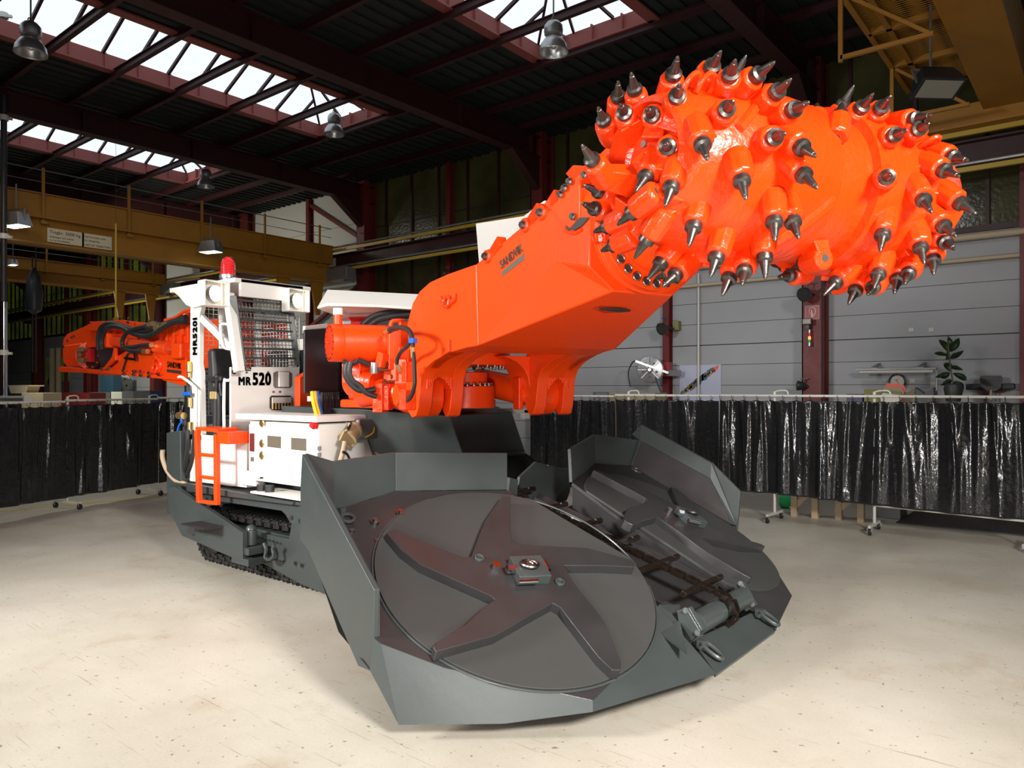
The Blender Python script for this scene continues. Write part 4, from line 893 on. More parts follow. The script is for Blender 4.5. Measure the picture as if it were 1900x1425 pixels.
# arched conveyor mouth on the front of the hull
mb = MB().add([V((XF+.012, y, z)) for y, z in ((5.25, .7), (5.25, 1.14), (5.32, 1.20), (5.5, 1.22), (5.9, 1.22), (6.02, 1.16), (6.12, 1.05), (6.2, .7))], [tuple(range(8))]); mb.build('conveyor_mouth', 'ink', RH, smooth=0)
arch = [(5.2, .7), (5.22, 1.15), (5.31, 1.23), (5.5, 1.25), (5.92, 1.25), (6.06, 1.18), (6.17, 1.05), (6.25, .7)]
mb = MB().tube([V((XF+.06, y, z)) for y, z in arch], .02, 6, 3); mb.grid(lambda u, v: V((XF+.0+.14*v, *[arch[int(u*7)][i] if u*7 >= 7 else arch[int(u*7)][i] for i in (0, 1)])), 7, 1)
mb.build('mouth_rim', 'slate', RH)
f1 = [PX(x, y, -4.05) for x, y in ((995, 857), (1058, 873), (1058, 912), (1052, 928), (1040, 936), (990, 930), (962, 900), (965, 885))]
MB().slab(f1, .03).bolt(PX(1016, 864, -4.02), (1, 0, 0), .01).build('feed_flap', 'slate', RH, bevel=.004)
f2 = [PX(x, y, -3.75) for x, y in ((946, 886), (962, 890), (960, 921), (944, 912))]
MB().slab(f2, .03).build('guide_plate', 'slate', RH, bevel=.004)
q = PX(1032, 935, -4.0); MB().cyl(q, q-V((0, 0, .18)), .02, n=10).box(q-V((0, 0, .2)), (.1, .08, .06)).build('flap_hinge', 'chain', RH)
MB().span((-5.6, 6.1, .9), (-4.3, 7.0, 1.0)).bolt((-4.6, 6.7, 1.0), (0, 0, 1), .04).build('side_deck', 'slate_worn', RH, bevel=.01)
q = PX(955, 762, -5.0); MB().box(q+V((0, -.05, 0)), (.1, .5, .06)).box(q+V((.02, .15, -.04)), (.06, .1, .1)).build('cable_clamp', 'white', RH, bevel=.005)

# ---------------------------------------------------------------- undercarriage
for s in (-1, 1):
    bo = C0+.93*s; bi = C0+.45*s; b0, b1 = min(bo, bi), max(bo, bi)
    tr = empty('crawler_track', (-6, (bo+bi)/2, 0), None); tr.parent = RH; tr.location = V((-6, (bo+bi)/2, 0))-V(RH['_w']); tr['_w'] = [-6, (bo+bi)/2, 0]
    xa, xb, R_ = -7.75, -4.55, .29
    per = 2*(xb-xa)+2*math.pi*R_; step = .155; n = int(per/step)
    def tp_(t):
        t %= per; L = xb-xa
        if t < L: return V((xa+t, 0, 2*R_+.01)), V((1, 0, 0)), V((0, 0, 1))
        t -= L
        if t < math.pi*R_: th = t/R_; return V((xb+R_*math.sin(th), 0, R_+.01+R_*math.cos(th))), V((math.cos(th), 0, -math.sin(th))), V((math.sin(th), 0, math.cos(th)))
        t -= math.pi*R_
        if t < L: return V((xb-t, 0, .01)), V((-1, 0, 0)), V((0, 0, -1))
        t -= L; th = t/R_; return V((xa-R_*math.sin(th), 0, R_+.01-R_*math.cos(th))), V((-math.cos(th), 0, math.sin(th))), V((-math.sin(th), 0, -math.cos(th)))
    for i in range(n):
        p, d, u = tp_(i*per/n)
        R3 = Matrix((d, V((0, 1, 0)), u)).transposed()
        mb = MB().box(p+V((0, (b0+b1)/2, 0))-u*.02, (.135, b1-b0, .035), m=R3).box(p+V((0, (b0+b1)/2, 0))-d*.045, (.025, b1-b0, .03), m=R3).box(p+V((0, (b0+b1)/2, 0))+d*.02, (.02, b1-b0, .026), m=R3)
        mb.box(p+V((0, b0+.05, 0))-u*.06, (.11, .06, .06), m=R3).cyl(p+V((0, b0+.005, 0))-u*.055+d*.05, p+V((0, b0+.1, 0))-u*.055+d*.05, .024, n=10)
        mb.box(p+V((0, b1-.05, 0))-u*.06, (.11, .06, .06), m=R3)
        mb.build('track_pad', 'track', tr, smooth=30)
    yo = b0+.02
    MB().slab([(xa+.05, yo, .12), (xb, yo, .12), (xb+.15, yo, .3), (xb, yo, .46), (xa+.05, yo, .46), (xa-.1, yo, .3)], -(b1-b0-.04)).build('track_frame', 'slate', tr, bevel=.01)
    MB().cyl((xa, b0+.03, R_), (xa, b1-.03, R_), .21, n=28).build('idler_wheel', 'track', tr); MB().cyl((xb, b0+.03, R_), (xb, b1-.03, R_), .21, n=28).build('drive_sprocket', 'track', tr)
yo = 4.24
MB().slab([PY(x, y, yo) for x, y in ((462, 985), (536, 1000), (541, 968), (590, 965), (620, 1110), (560, 1085), (480, 1042), (455, 1030), (452, 984))], .03, (0, 1, 0)).build('side_shield', 'slate', RH, bevel=.006)
mb = MB()
for px, py in ((546, 1045), (558, 1049)): mb.bolt(PY(px, py, yo-.02), (0, -1, 0), .014)
for k in range(7): mb.bolt(PY(482+k*6.5, 996+k*2, yo-.005), (0, -1, 0), .008)
for k in range(6): mb.bolt(PY(500+k*5, 1035+k*1.5, yo-.005), (0, -1, 0), .008)
mb.build('shield_bolt', 'steel', RH)
q = PY(466, 992, 4.1); MB().cyl(q-V((0, 0, .1)), q+V((0, 0, .05)), .055, n=18).lathe(q+V((0, 0, .05)), (0, 0, 1), [(0, .055), (.03, .045), (.05, .02)], 18).box(q-V((0, 0, .14)), (.26, .22, .07)).box(q-V((0, .0, .24)), (.3, .25, .07)).build('hinge_pin', 'slate', RH, bevel=.006)
mb = MB().tube([PY(x, y, 4.12) for x, y in ((490, 1008), (494, 1020), (492, 1034), (500, 1038), (508, 1030), (506, 1018), (510, 1010))], .018, 7)
mb.build('tie_down_shackle', 'slate', RH)
# platform over the track with its folded skirt
mb = MB().slab([(-8.15, 4.08, .86), (-5.45, 4.08, .86), (-5.2, 4.6, .86), (-8.15, 4.6, .86)], .03, (0, 0, -1)).slab([PY(x, y, 4.06) for x, y in ((346, 897), (545, 932), (541, 937), (346, 912))], .025, (0, 1, 0))
mb.slab([PY(x, y, 4.12) for x, y in ((345, 900), (560, 934), (560, 973), (539, 971), (529, 955), (522, 948), (412, 931), (345, 918))], .03, (0, 1, 0))
mb.slab([(-8.5, 6.32, .86), (-5.2, 6.32, .86), (-5.2, 5.9, .86), (-8.5, 5.9, .86)], -.03).build('platform', 'slate', RH, bevel=.006)
mb = MB()
for px, py in ((384, 927), (411, 937), (541, 961)): mb.bolt(PY(px, py, 4.04), (0, -1, 0), .016)
mb.build('platform_bolt', 'steel', RH)
# chassis core
MB().span((-8.6, 4.75, .35), (-5.0, 5.65, 1.0)).span((-8.9, 4.9, .8), (-8.0, 6.0, 1.2)).build('chassis', 'slate', RH, bevel=.02)
# rear stabiliser with swing plate
yo = 3.97
o = MB().slab([PY(x, y, yo) for x, y in ((318, 905), (322, 903), (449, 988), (450, 1041), (446, 1042), (337, 994), (312, 945), (312, 905))], .06).build('stabiliser_plate', 'slate', RH, bevel=.008)
MB().slab([PY(x, y, yo-.005) for x, y in ((352, 969), (415, 976), (415, 995), (356, 986))], .02).build('recess_plate', 'slate_worn', o, bevel=.003)
a, b_ = PY(372, 967, yo), PY(415, 975, yo); zz = (a.z+b_.z)/2
MB().slab([V((a.x, yo, zz)), V((b_.x, yo, zz)), V((b_.x-.02, yo-.20, zz)), V((a.x-.02, yo-.20, zz))], .015).build('step', 'track', o)
MB().cyl(PY(357, 983, yo-.02), PY(357, 983, yo+.01), .05, n=20).build('lifting_hole', 'ink', o)
p0, p1 = PY(308, 803, 4.25), PY(334, 797, 4.25)
MB().prism([PY(308, 803, 4.1), PY(334, 799, 4.1), PY(336, 950, 4.1), PY(309, 955, 4.1)], (0, .22, 0)).build('stabiliser_leg', 'slate', RH, bevel=.012)
MB().tube([PY(x, y, 4.12) for x, y in ((302, 835), (302, 850), (310, 872), (325, 890), (345, 899))], .028, 10).build('cable_conduit', 'wood', RH)
MB().tube([PY(541, 932, 4.15), PY(548, 935, 4.15), PY(562, 941, 4.15)], .03, 10).build('conduit', 'bronze', RH)
# ---------------------------------------------------------------- operator cab
YC = 4.2; XCF = -7.19; XCB = -8.05; YR = 5.05
cab = empty('operator_cab', (-7.6, 4.6, .87), None); cab.parent = RH; cab.location = V((-7.6, 4.6, .87))-V(RH['_w']); cab['_w'] = [-7.6, 4.6, .87]
zp = PX(428, 681, XCF).z; zpb = .88
# lower front body with cut-outs
fr = lambda x, y: PX(x, y, XCF)
mb = MB()
cut1 = [fr(*p) for p in ((507, 692), (512, 689), (536, 689), (542, 693), (542, 716), (538, 720), (510, 720), (507, 716))]
mb.prism([fr(428, 681), fr(556, 681), fr(558, 770), fr(428, 816)], (-.03, 0, 0))
mb.span((XCB, YC, .88), (XCF, YC+.02, 1.40)).span((XCB, YC+.02, .88), (XCB+.03, YR, 1.5)).span((XCB, YR-.03, .88), (XCF-.03, YR, zp)).span((XCF-.03, YC, .88), (XCF, YR, 1.35))
mb.build('body', 'white', cab, bevel=.006)
MB().slab([c+V((.004, 0, 0)) for c in cut1], .006).build('meter_recess', 'grey', cab, smooth=0)
q0, q1 = fr(515, 718), fr(534, 690); MB().span((XCF+.008, q0.y, q0.z), (XCF+.03, q1.y, q1.z)).build('meter_box', 'white', cab, bevel=.006)
MB().slab([fr(*p)+V((.005, 0, 0)) for p in ((500, 738), (503, 734), (538, 734), (542, 738), (542, 757), (538, 762), (504, 761), (500, 757))], .006).build('valve_recess', 'ink', cab, smooth=0)
mb = MB()
for k in range(7): q = fr(504+k*5.6, 756); mb.cyl(q+V((.02, 0, -.02)), q+V((.02, 0, .05)), .011, n=8)
mb.build('brass_valve', 'brass', cab)
q0, q1 = fr(503, 748), fr(538, 737); MB().span((XCF+.012, q0.y, q0.z), (XCF+.03, q1.y, q1.z)).build('valve_plate', 'frame', cab)
mb = MB()
for px, py in ((457, 691), (497, 691), (507, 727), (519, 727)): mb.bolt(fr(px, py), (1, 0, 0), .009)
mb.bolt(fr(434, 690), (1, 0, 0), .02).build('panel_bolt', 'steel', cab)
d0, d1 = fr(442, 716), fr(470, 716)
text('model_lettering', 'MR', fr(441, 715)+V((.004, 0, 0)), (0, 1, 0), (0, 0, 1), .12, 'ink', cab, wscale=.82, spacing=1.16, bold=.013)
text('model_lettering', '520', fr(467, 715)+V((.004, 0, 0)), (0, 1, 0), (0, 0, 1), .185, 'ink', cab, wscale=.76, spacing=1.1, bold=.018)
text('brand_lettering', 'SANDVIK', fr(446, 685)+V((.006, 0, 0)), (0, 1, 0), (0, 0, 1), .036, 'ink', cab, fit=.13, bold=.0015)
q0, q1 = fr(446, 688), fr(465, 686); MB().span((XCF+.002, q0.y, q0.z), (XCF+.006, q1.y, q1.z)).build('brand_stripe', 'ink', cab, smooth=0)
# roof
zr0 = PX(421, 531, XCF+.05).z
xr = XCF+.10
zt_ = 3.06
mb = MB().slab([(xr, YC-.02, zt_), (xr, YR+.08, zt_), (XCB-.15, YR+.08, zt_+.0), (XCB-.42, YC-.02, zt_)], .05, (0, 0, -1))
mb.span((xr-.04, YC+.05, zt_-.19), (xr, YR-.02, zt_-.0)).build('roof', 'white', cab, bevel=.01)
MB().slab([(XCB-.42, YC-.03, zt_), (XCB+.5, YC-.03, zt_), (XCB+.75, YC-.03, zt_-.02), (XCB+.75, YC-.03, zt_-.24), (XCB+.12, YC-.03, zt_-.26), (XCB-.02, YC-.03, zt_-.22), (XCB-.2, YC-.03, zt_-.1)], .04).build('roof_side', 'white', cab, bevel=.006)
# posts
pa = lambda x, y: PY(x, y, YC)
mb = MB().prism([pa(*p) for p in ((353, 560), (375, 560), (370, 585), (369, 675), (372, 690), (375, 850), (352, 850), (352, 660))], (0, .06, 0))
mb.build('rear_post', 'white', cab, bevel=.008)
a, b_ = PX(421, 541, XCF+.02), PX(446, 690, XCF+.03); a2, b2 = V((XCF-.12, YR-.04, zt_-.1)), V((XCF-.08, YR-.04, zp))
MB().bar(pa(424, 545), pa(444, 690), .09, .09).build('front_post', 'white', cab, bevel=.01)
MB().bar(a2, b2, .07, .07).bar((XCB+.05, YR-.03, .9), (XCB+.05, YR-.03, zt_-.05), .07, .07).bar((XCB, YC+.1, zt_-.2), (XCB, YR, zt_-.2), .05, .05).build('corner_post', 'white', cab, bevel=.008)
MB().bar(pa(375, 590), pa(430, 645), .05, .08).build('brace', 'white', cab, bevel=.006)
# grey slatted windscreen guard with mesh
tl, tr_, bl_, br_ = V((XCF-.04, YC+.12, zt_-.18)), V((XCF-.04, YR+.02, zt_-.21)), V((XCF+.05, YC+.16, zp+.0)), V((XCF+.05, YR-.02, zp+.02))
tl, bl_ = PX(432, 549, XCF+.02), PX(450, 678, XCF+.06); tr_, br_ = PX(537, 560, XCF+.02), PX(552, 678, XCF+.06)
MB().bar(tl, bl_, .05, .07).build('guard_post', 'slate', cab, bevel=.005); MB().bar(tr_, br_, .04, .06).build('guard_post', 'slate', cab, bevel=.005)
for k in range(7):
    t = .05+.14*k
    MB().bar(tl.lerp(bl_, t), tr_.lerp(br_, t), .03, .022).build('guard_slat', 'slate', cab)
mb = MB(); off = V((-.05, 0, 0))
for k in range(17): t = k/16; mb.bar(tl.lerp(tr_, t)+off, bl_.lerp(br_, t)+off, .006, .006)
for k in range(20): t = k/19; mb.bar(tl.lerp(bl_, t)+off, tr_.lerp(br_, t)+off, .006, .006)
mb.build('window_mesh', 'matte_black', cab, smooth=0)
# rear and side mesh windows (white wire)
mb = MB()
for k in range(13): y = YC+.1+(YR-YC-.15)*k/12; mb.bar((XCB+.02, y, 1.6), (XCB+.02, y, zt_-.2), .006, .006)
for k in range(26): z = 1.6+(zt_-1.8)*k/25; mb.bar((XCB+.02, YC+.05, z), (XCB+.02, YR, z), .006, .006)
for k in range(13): x = XCB+.1+(XCF-XCB-.1)*k/12; mb.bar((x, YR-.01, zp), (x, YR-.01, zt_-.1), .006, .006)
for k in range(22): z = zp+(zt_-zp)*k/21; mb.bar((XCB, YR-.01, z), (XCF, YR-.01, z), .006, .006)
mb.build('side_mesh', 'white', cab, smooth=0)
MB().bar((XCB-.0, YC+.45, 1.5), (XCB-.0, YC+.45, 2.9), .04, .28).bar((XCB+.02, YR-.03, 1.5), (XCF, YR-.03, 1.5), .04, .2).build('inner_panel', 'white', cab)
# seat
mb = MB().box((-7.72, 4.47, 1.98), (.14, .40, .74), m=Matrix.Rotation(-.10, 3, 'Y')).build('seat_back', 'rubber', cab, bevel=.05, segs=3)
MB().box((-7.52, 4.50, 1.52), (.42, .42, .14)).box((-7.52, 4.5, 1.2), (.3, .3, .56)).build('seat_cushion', 'rubber', cab, bevel=.04, segs=3)
q = pa(393, 703); MB().box(q+V((0, .06, .0)), (.3, .1, .06)).bar(q+V((.05, .06, 0)), q+V((.1, .06, -.2)), .05, .05).build('arm_rest', 'rubber', cab, bevel=.02)
q = pa(393, 730); MB().tube([q+V((0, .05, -.5)), q+V((0, .05, 0)), q+V((.03, .05, .06))], .035, 10).tube([q+V((.06, .05, -.55)), q+V((.07, .05, -.1)), q+V((.04, .05, 0))], .03, 10).build('control_hose', 'rubber', cab)
mb = MB()
for k in range(4): mb.cyl(q+V((-.06+.035*k, .02, -.06)), q+V((-.06+.035*k, .02, .02)), .014, n=8)
mb.build('hose_fitting', 'brass', cab)
MB().cyl(q+V((.04, .03, .02)), q+V((.07, .02, .16)), .02, n=10).ball(q+V((.07, .02, .18)), .03, 10).build('joystick', 'rubber', cab)
# hand rails
MB().tube([pa(x, y)+V((0, -.06, 0)) for x, y in ((341, 700), (348, 700), (371, 718), (374, 730), (373, 800))], .016, 8, 2).build('hand_rail', 'white', cab)
MB().tube([pa(x, y)+V((0, -.05, 0)) for x, y in ((436, 706), (428, 706), (424, 712), (424, 800), (427, 807), (436, 809))], .016, 8, 2).build('hand_rail', 'white', cab)
MB().tube([pa(x, y)+V((0, -.05, 0)) for x, y in ((428, 602), (419, 602), (417, 610), (421, 640), (427, 647), (436, 648))], .014, 8, 2).build('hand_rail', 'white', cab)
# brass hose fittings on rear post
mb = MB()
for (x, y0, y1, r) in ((356, 676, 690, .03), (356, 692, 700, .022), (357, 738, 755, .028), (357, 783, 797, .03), (365, 783, 797, .03)): mb.cyl(pa(x, y0)+V((0, -.03, 0)), pa(x, y1)+V((0, -.03, 0)), r, n=10)
q = pa(338, 771); mb.cyl(q+V((-.03, -.03, 0)), q+V((.1, -.03, 0)), .04, n=8)
mb.build('brass_fitting', 'brass', cab)
MB().cyl(pa(356, 671)+V((0, -.03, 0)), pa(356, 676)+V((0, -.03, 0)), .022, n=10).build('yellow_cap', 'yellow', cab)
MB().bar(pa(350, 731)+V((0, -.06, 0)), pa(362, 730)+V((0, -.06, 0)), .03, .04).build('valve_lever', 'blue', cab, bevel=.004)
MB().tube([pa(x, y)+V((0, -.04, 0)) for x, y in ((355, 702), (355, 720), (356, 738))], .02, 8).tube([pa(x, y)+V((0, -.05, 0)) for x, y in ((356, 798), (356, 830), (350, 870), (345, 893))], .028, 8).tube([pa(x, y)+V((0, -.03, 0)) for x, y in ((366, 798), (362, 850), (352, 880), (345, 893))], .024, 8).tube([pa(x, y)+V((0, .02, 0)) for x, y in ((340, 777), (341, 800), (350, 830))], .03, 8).build('hydraulic_hose', 'rubber', cab)
MB().tube([pa(x, y)+V((0, -.05, 0)) for x, y in ((343, 772), (345, 782), (340, 790), (337, 805), (342, 822), (350, 826))], .012, 7).build('air_hose', 'blue', cab)
# lamps on the roof front
for px, py, w2 in ((397, 545, 1), (549, 558, 1)):
    c = PX(px, py, XCF+.16); h = .13
    o = MB().box(c+V((-.06, 0, 0)), (.03, .26, .24)).box(c+V((0, 0, .12)), (.14, .26, .012)).box(c+V((0, 0, -.12)), (.14, .26, .012)).box(c+V((0, .13, 0)), (.14, .012, .24)).box(c+V((.0, -.13, 0)), (.14, .012, .24)).box(c+V((.07, .05, 0)), (.006, .012, .24)).build('headlamp', 'white', cab, bevel=.006)
    MB().lathe(c+V((.03, 0, 0)), (-1, -.3, 0), [(0, .085), (.05, .075), (.09, .03)], 24).build('headlamp_shell', 'galv', cab)
    MB().lathe(c+V((.032, 0, 0)), (-1, -.3, 0), [(0, .08), (-.012, .05), (-.016, .005)], 24).build('headlamp_lens', 'lampglow', cab)
# beacon
q = PX(423, 531, XCF-.25); z0 = zt_
c = V((q.x, q.y, z0))
o = MB().lathe(c, (0, 0, 1), [(0, .075), (.03, .075), (.035, .09), (.07, .09), (.075, .08)], 24).build('beacon_base', 'galv', cab)
MB().lathe(c+V((0, 0, .075)), (0, 0, 1), [(0, .075), (.12, .07), (.16, .055), (.19, .02)], 24).build('beacon_dome', 'beacon', cab)
MB().cyl(c+V((0, 0, .09)), c+V((0, 0, .14)), .03, n=10).build('beacon_bulb', 'amber', cab)
mb = MB()
for z in (.10, .13, .16, .19): mb.ring(c+V((0, 0, z)), (0, 0, 1), .078-.0*(z), .0025, 20, 4)
for k in range(4): t = k*math.pi/2+.5; u = V((math.cos(t), math.sin(t), 0)); mb.tube([c+u*.082+V((0, 0, .07)), c+u*.08+V((0, 0, .2)), c+u*.05+V((0, 0, .26)), c+V((0, 0, .27))], .003, 5, 3)
mb.build('beacon_guard', 'steel', cab)
MB().tube([c+V((.07, .02, .03)), c+V((.1, .08, .0)), c+V((.1, .2, .01))], .008, 6).build('beacon_cable', 'rubber', cab)
text('model_lettering', 'MR520I', PY(366, 660, YC-.004)+V((0, -.004, 0)), (0, 0, 1), (-1, 0, 0), .12, 'ink', cab, spacing=1.14, bold=.012)
# ---------------------------------------------------------------- ladder
yl = 3.96; L = lambda x, y: PY(x, y, yl)
mb = MB().bar(L(366, 798), L(370, 932), .05, .05).bar(L(402, 806), L(403, 937), .05, .05)
for a, b_ in (((367, 843), (403, 846)), ((369, 884), (403, 888)), ((370, 930), (403, 934))): mb.bar(L(*a), L(*b_), .04, .035)
mb.build('ladder', 'orange', RH, bevel=.006)
a, b_ = L(362, 798), L(402, 803); MB().slab([a, b_, V((b_.x, YC, a.z)), V((a.x, YC, a.z))], .035).span((b_.x, yl, a.z-.12), (b_.x+.22, YC-.0, a.z)).build('step_plate', 'orange', RH, bevel=.006)
# ---------------------------------------------------------------- white electrical cabinet
XE, YE, XE0, YE1 = -5.63, 4.15, -6.75, 4.88
cb = empty('switchgear_cabinet', (-6.2, 4.5, .87), None); cb.parent = RH; cb.location = V((-6.2, 4.5, .87))-V(RH['_w']); cb['_w'] = [-6.2, 4.5, .87]
zl0, zl1 = 1.03, 1.585
MB().span((XE0, YE, zl0), (XE, YE1, zl1)).build('box', 'cabinet', cb, bevel=.01)
MB().span((XE0-.15, YE-.07, 1.60), (XE+.07, YE1+.06, 1.655)).build('lid', 'white', cb, bevel=.006)
MB().slab([PY(x, y, YE-.02) for x, y in ((487, 790), (580, 797), (580, 905), (488, 890))], .03, (0, 1, 0)).build('door', 'cabinet', cb, bevel=.008)
MB().slab([PY(x, y, YE-.015) for x, y in ((462, 787), (478, 788), (478, 888), (462, 884))], .03, (0, 1, 0)).build('terminal_cover', 'cabinet', cb, bevel=.006)
for nm, pts, m_ in (('data_plate', ((496, 808), (521, 810), (521, 832), (496, 829)), 'inkgrey'), ('data_plate', ((540, 812), (568, 814), (568, 837), (540, 834)), 'inkgrey'), ('label_strip', ((463, 804), (471, 804), (471, 838), (463, 837)), 'redoxide'), ('warning_label', ((465, 848), (470, 848), (470, 856), (465, 856)), 'inkgrey')):
    MB().slab([PY(x, y, YE-.024) for x, y in pts], .006, (0, 1, 0)).build(nm, m_, cb, smooth=0)
for py in (785, 823, 845): q = PY(486, py, YE-.02); MB().ring(q, (0, -1, 0), .035, .008, 20, 6).cyl(q, q-V((0, .012, 0)), .03, n=16).build('brass_latch', 'brass', cb)
q = PY(586, 788, YE-.02); MB().cyl(q, q-V((0, .03, 0)), .042, n=20).cyl(q-V((0, .03, 0)), q-V((0, .05, 0)), .03, n=20).build('stop_button', 'red', cb)
mb = MB()
for px, py in ((592, 832), (592, 844)): mb.slab([PY(px-3, py-4, YE-.005), PY(px+3, py-4, YE-.005), PY(px+3, py+4, YE-.005), PY(px-3, py+4, YE-.005)], .006)
mb.build('sight_window', 'grey', cb, smooth=0)
# skid and rubber mounts
MB().slab([(XE0+.1, YE+.0, .99), (XE, YE, .99), (XE, YE1, .99), (XE0+.1, YE1, .99)], .02).slab([(XE0+.2, YE-.12, .885), (XE, YE-.12, .885), (XE, YE+.2, .885), (XE0+.2, YE+.2, .885)], .02).span((XE0-.2, YE, .93), (XE0+.1, YE+.1, 1.02)).build('skid', 'white', cb, bevel=.004)
for px in (487, 502): q = PY(px, 910, YE-.02); MB().cyl((q.x, YE-.03, .885), (q.x, YE-.03, .97), .045, n=18).build('rubber_mount', 'rubber', cb, bevel=.006)
# white side panel below the cab
MB().slab([PY(x, y, YC-.02) for x, y in ((354, 815), (457, 822), (457, 905), (352, 893))], .1, (0, 1, 0)).slab([PY(x, y, YC-.05) for x, y in ((446, 871), (470, 875), (470, 893), (444, 894))], .02).build('side_panel', 'white', RH, bevel=.006)
# cable entry gland on the front face of the cabinet
g = lambda x, y, o_=0: PX(x, y, XE+.02+o_)
p0, p1, p2 = g(650, 793, .0), g(640, 816, .16), g(633, 830, .22)
o = MB().lathe(g(660, 793, .06), g(638, 826, .12)-g(660, 793, .06), [(0, .07), (.03, .085), (.05, .085), (.055, .07), (.11, .075), (.14, .09), (.17, .09), (.172, .07)], 22).build('cable_gland', 'bronze', cb)
mb = MB()
for a, b_ in (((644, 793), (664, 806)), ((634, 808), (653, 822))): mb.bar(g(*a, .13), g(*b_, .13), .02, .10)
mb.build('clamp_band', 'bronze', cb)
MB().tube([g(640, 820, .18), g(636, 840, .2), g(630, 862, .2), g(628, 880, .2)], .024, 10).build('copper_cable', 'wood', cb)
MB().tube([g(651, 785, .12), g(645, 797, .14)], .018, 6, 0).tube([g(636, 838, .24), g(644, 843, .24), g(650, 855, .22)], .012, 6).build('cable_tie', 'rubber', cb)
q = g(680, 795, .05); MB().box(q, (.12, .30, .20)).build('junction_box', 'grey', cb, bevel=.03, segs=3)
MB().tube([g(692, 780, .05), g(694, 790, .1), g(692, 803, .12), g(675, 812, .1), g(668, 808, .1)], .007, 6).build('yellow_lead', 'yellow', cb)
MB().span((XE-.15, YE1+.05, .95), (XE-.02, YE1+.2, 1.45)).build('side_bracket', 'white', cb, bevel=.006)
MB().slab([g(643, 783), g(656, 784), g(656, 802), g(643, 800)], .02).build('entry_plate', 'cabinet', cb)
# dark rubber apron, cable bundle and frame between the cab and the boom
MB().slab([PX(x, y, -6.2) for x, y in ((565, 612), (628, 607), (628, 732), (565, 730))], .03).build('rubber_curtain', 'matte_black', RH, bevel=.01)
MB().slab([PX(x, y, -6.22) for x, y in ((566, 605), (608, 600), (608, 612), (566, 618))], .04).build('curtain_rail', 'white', RH, bevel=.004)
MB().slab([PX(x, y, -6.6) for x, y in ((630, 660), (650, 658), (650, 745), (576, 745), (576, 735), (630, 733))], .06).build('frame_panel', 'white', RH, bevel=.006)
for k in range(9):
    x = 598+k*3.6; MB().tube([PX(x, 728, -6.1), PX(x+(k % 3)-1, 745, -6.1), PX(x+2*((k % 2)-.5), 775, -6.0)], .018, 7).build('power_cable', 'rubber', RH)
for k in range(3): x = 580+k*5; MB().tube([PX(x-1, 726, -6.05), PX(x+1, 745, -6.05), PX(x+8, 772, -5.95)], .018, 7).build('power_cable', 'yellow' if k < 2 else 'blue', RH, label='%s cable' % ('yellow' if k < 2 else 'blue'))
MB().slab([PX(x, y, -6.9) for x, y in ((556, 700), (572, 690), (580, 770), (556, 770))], .1).build('side_housing', 'orange', RH, bevel=.01)
MB().span((-7.9, 5.1, .9), (-6.6, 6.2, 2.35)).build('power_pack_housing', 'matte_black', RH, bevel=.02)
MB().span((-8.3, 5.3, 2.35), (-6.9, 6.1, 2.5)).build('power_pack_lid', 'white', RH, bevel=.02)
# ---------------------------------------------------------------- boom
bm_ = empty('boom', B(0, 0, 1.6), None); bm_.parent = RH; bm_.location = B(0, 0, 1.6)-V(RH['_w']); bm_['_w'] = list(B(0, 0, 1.6))
HA, HB = B(0, -.84, 0), B(1.3, -.62, 0); HN = (HB-HA).cross(V((0, 0, 1))).normalized()      # left side plane of the hump
KA, KB = B(1.3, -.62, 0), B(2.3, -.44, 0); KN = (KB-KA).cross(V((0, 0, 1))).normalized()    # left side plane of the nose
def lwz(p): d = V(p)-B0; return d.dot(BF), d.dot(BW_), p[2]
def HPt(x, y): return hit(x, y, HN, HA)
def KPt(x, y): return hit(x, y, KN, KA)
def mirw(p): l, w_, z = lwz(p); return B(l, -w_, z)
# hump section: one outline on both sides
ol = [(757, 650), (755, 600), (765, 562), (778, 540), (797, 523), (830, 508), (884, 489), (888, 641), (862, 646), (838, 653)]
ls = [HPt(*p) for p in ol]
ls[6] = V((ls[6].x, ls[6].y, ls[6].z)); rs = [mirw(p) for p in ls]; n = len(ls)
mb = MB().add(ls+rs, [tuple(range(n)), tuple(range(2*n-1, n-1, -1))]+[(i, n+i, n+(i+1) % n, (i+1) % n) for i in range(n)])
# nose section
l6, _, z6 = lwz(ls[6]); l7, _, z7 = lwz(ls[7])
T1 = KPt(1033, 366); T2 = B(2.52, -.30, 3.20); K = KPt(1038, 487); K2 = B(2.52, -.41, 2.64); N_ = BPL(1138, 541, 2.52); U2 = B(2.52, -.40, 3.0)
nl = [ls[6], T1, T2, U2, K2, N_, K, ls[7]]; nr = [mirw(p) for p in nl]
q = nl+nr
mb.add(q, [(0, 7, 6, 1), (1, 6, 4, 3), (1, 3, 2), (6, 5, 4), (7, 5, 6), (8, 9, 14, 15), (9, 11, 12, 14), (9, 10, 11), (14, 12, 13), (15, 14, 13),
           (0, 1, 9, 8), (1, 2, 10, 9), (7, 15, 13, 5), (2, 3, 4, 5, 13, 12, 11, 10)])
mb.build('boom_casting', 'orange', bm_, bevel=.014, smooth=14, segs=2)
# slot with weld in the underside near the nose
a = BPL(1125, 575, 2.2)
us = lambda x, y: hit(x, y, (nl[5]-nl[7]).cross(nr[5]-nl[7]), nl[7])
MB().slab([us(x, y) for x, y in ((1094, 573), (1112, 566), (1160, 570), (1180, 574), (1168, 580), (1120, 582))], .03).build('weld_pad', 'orange_wet', bm_, bevel=.008)
MB().slab([us(x, y)-V((0, 0, .025)) for x, y in ((1112, 568), (1150, 568), (1170, 571), (1150, 573))], .012).build('slot', 'ink', bm_, smooth=0)
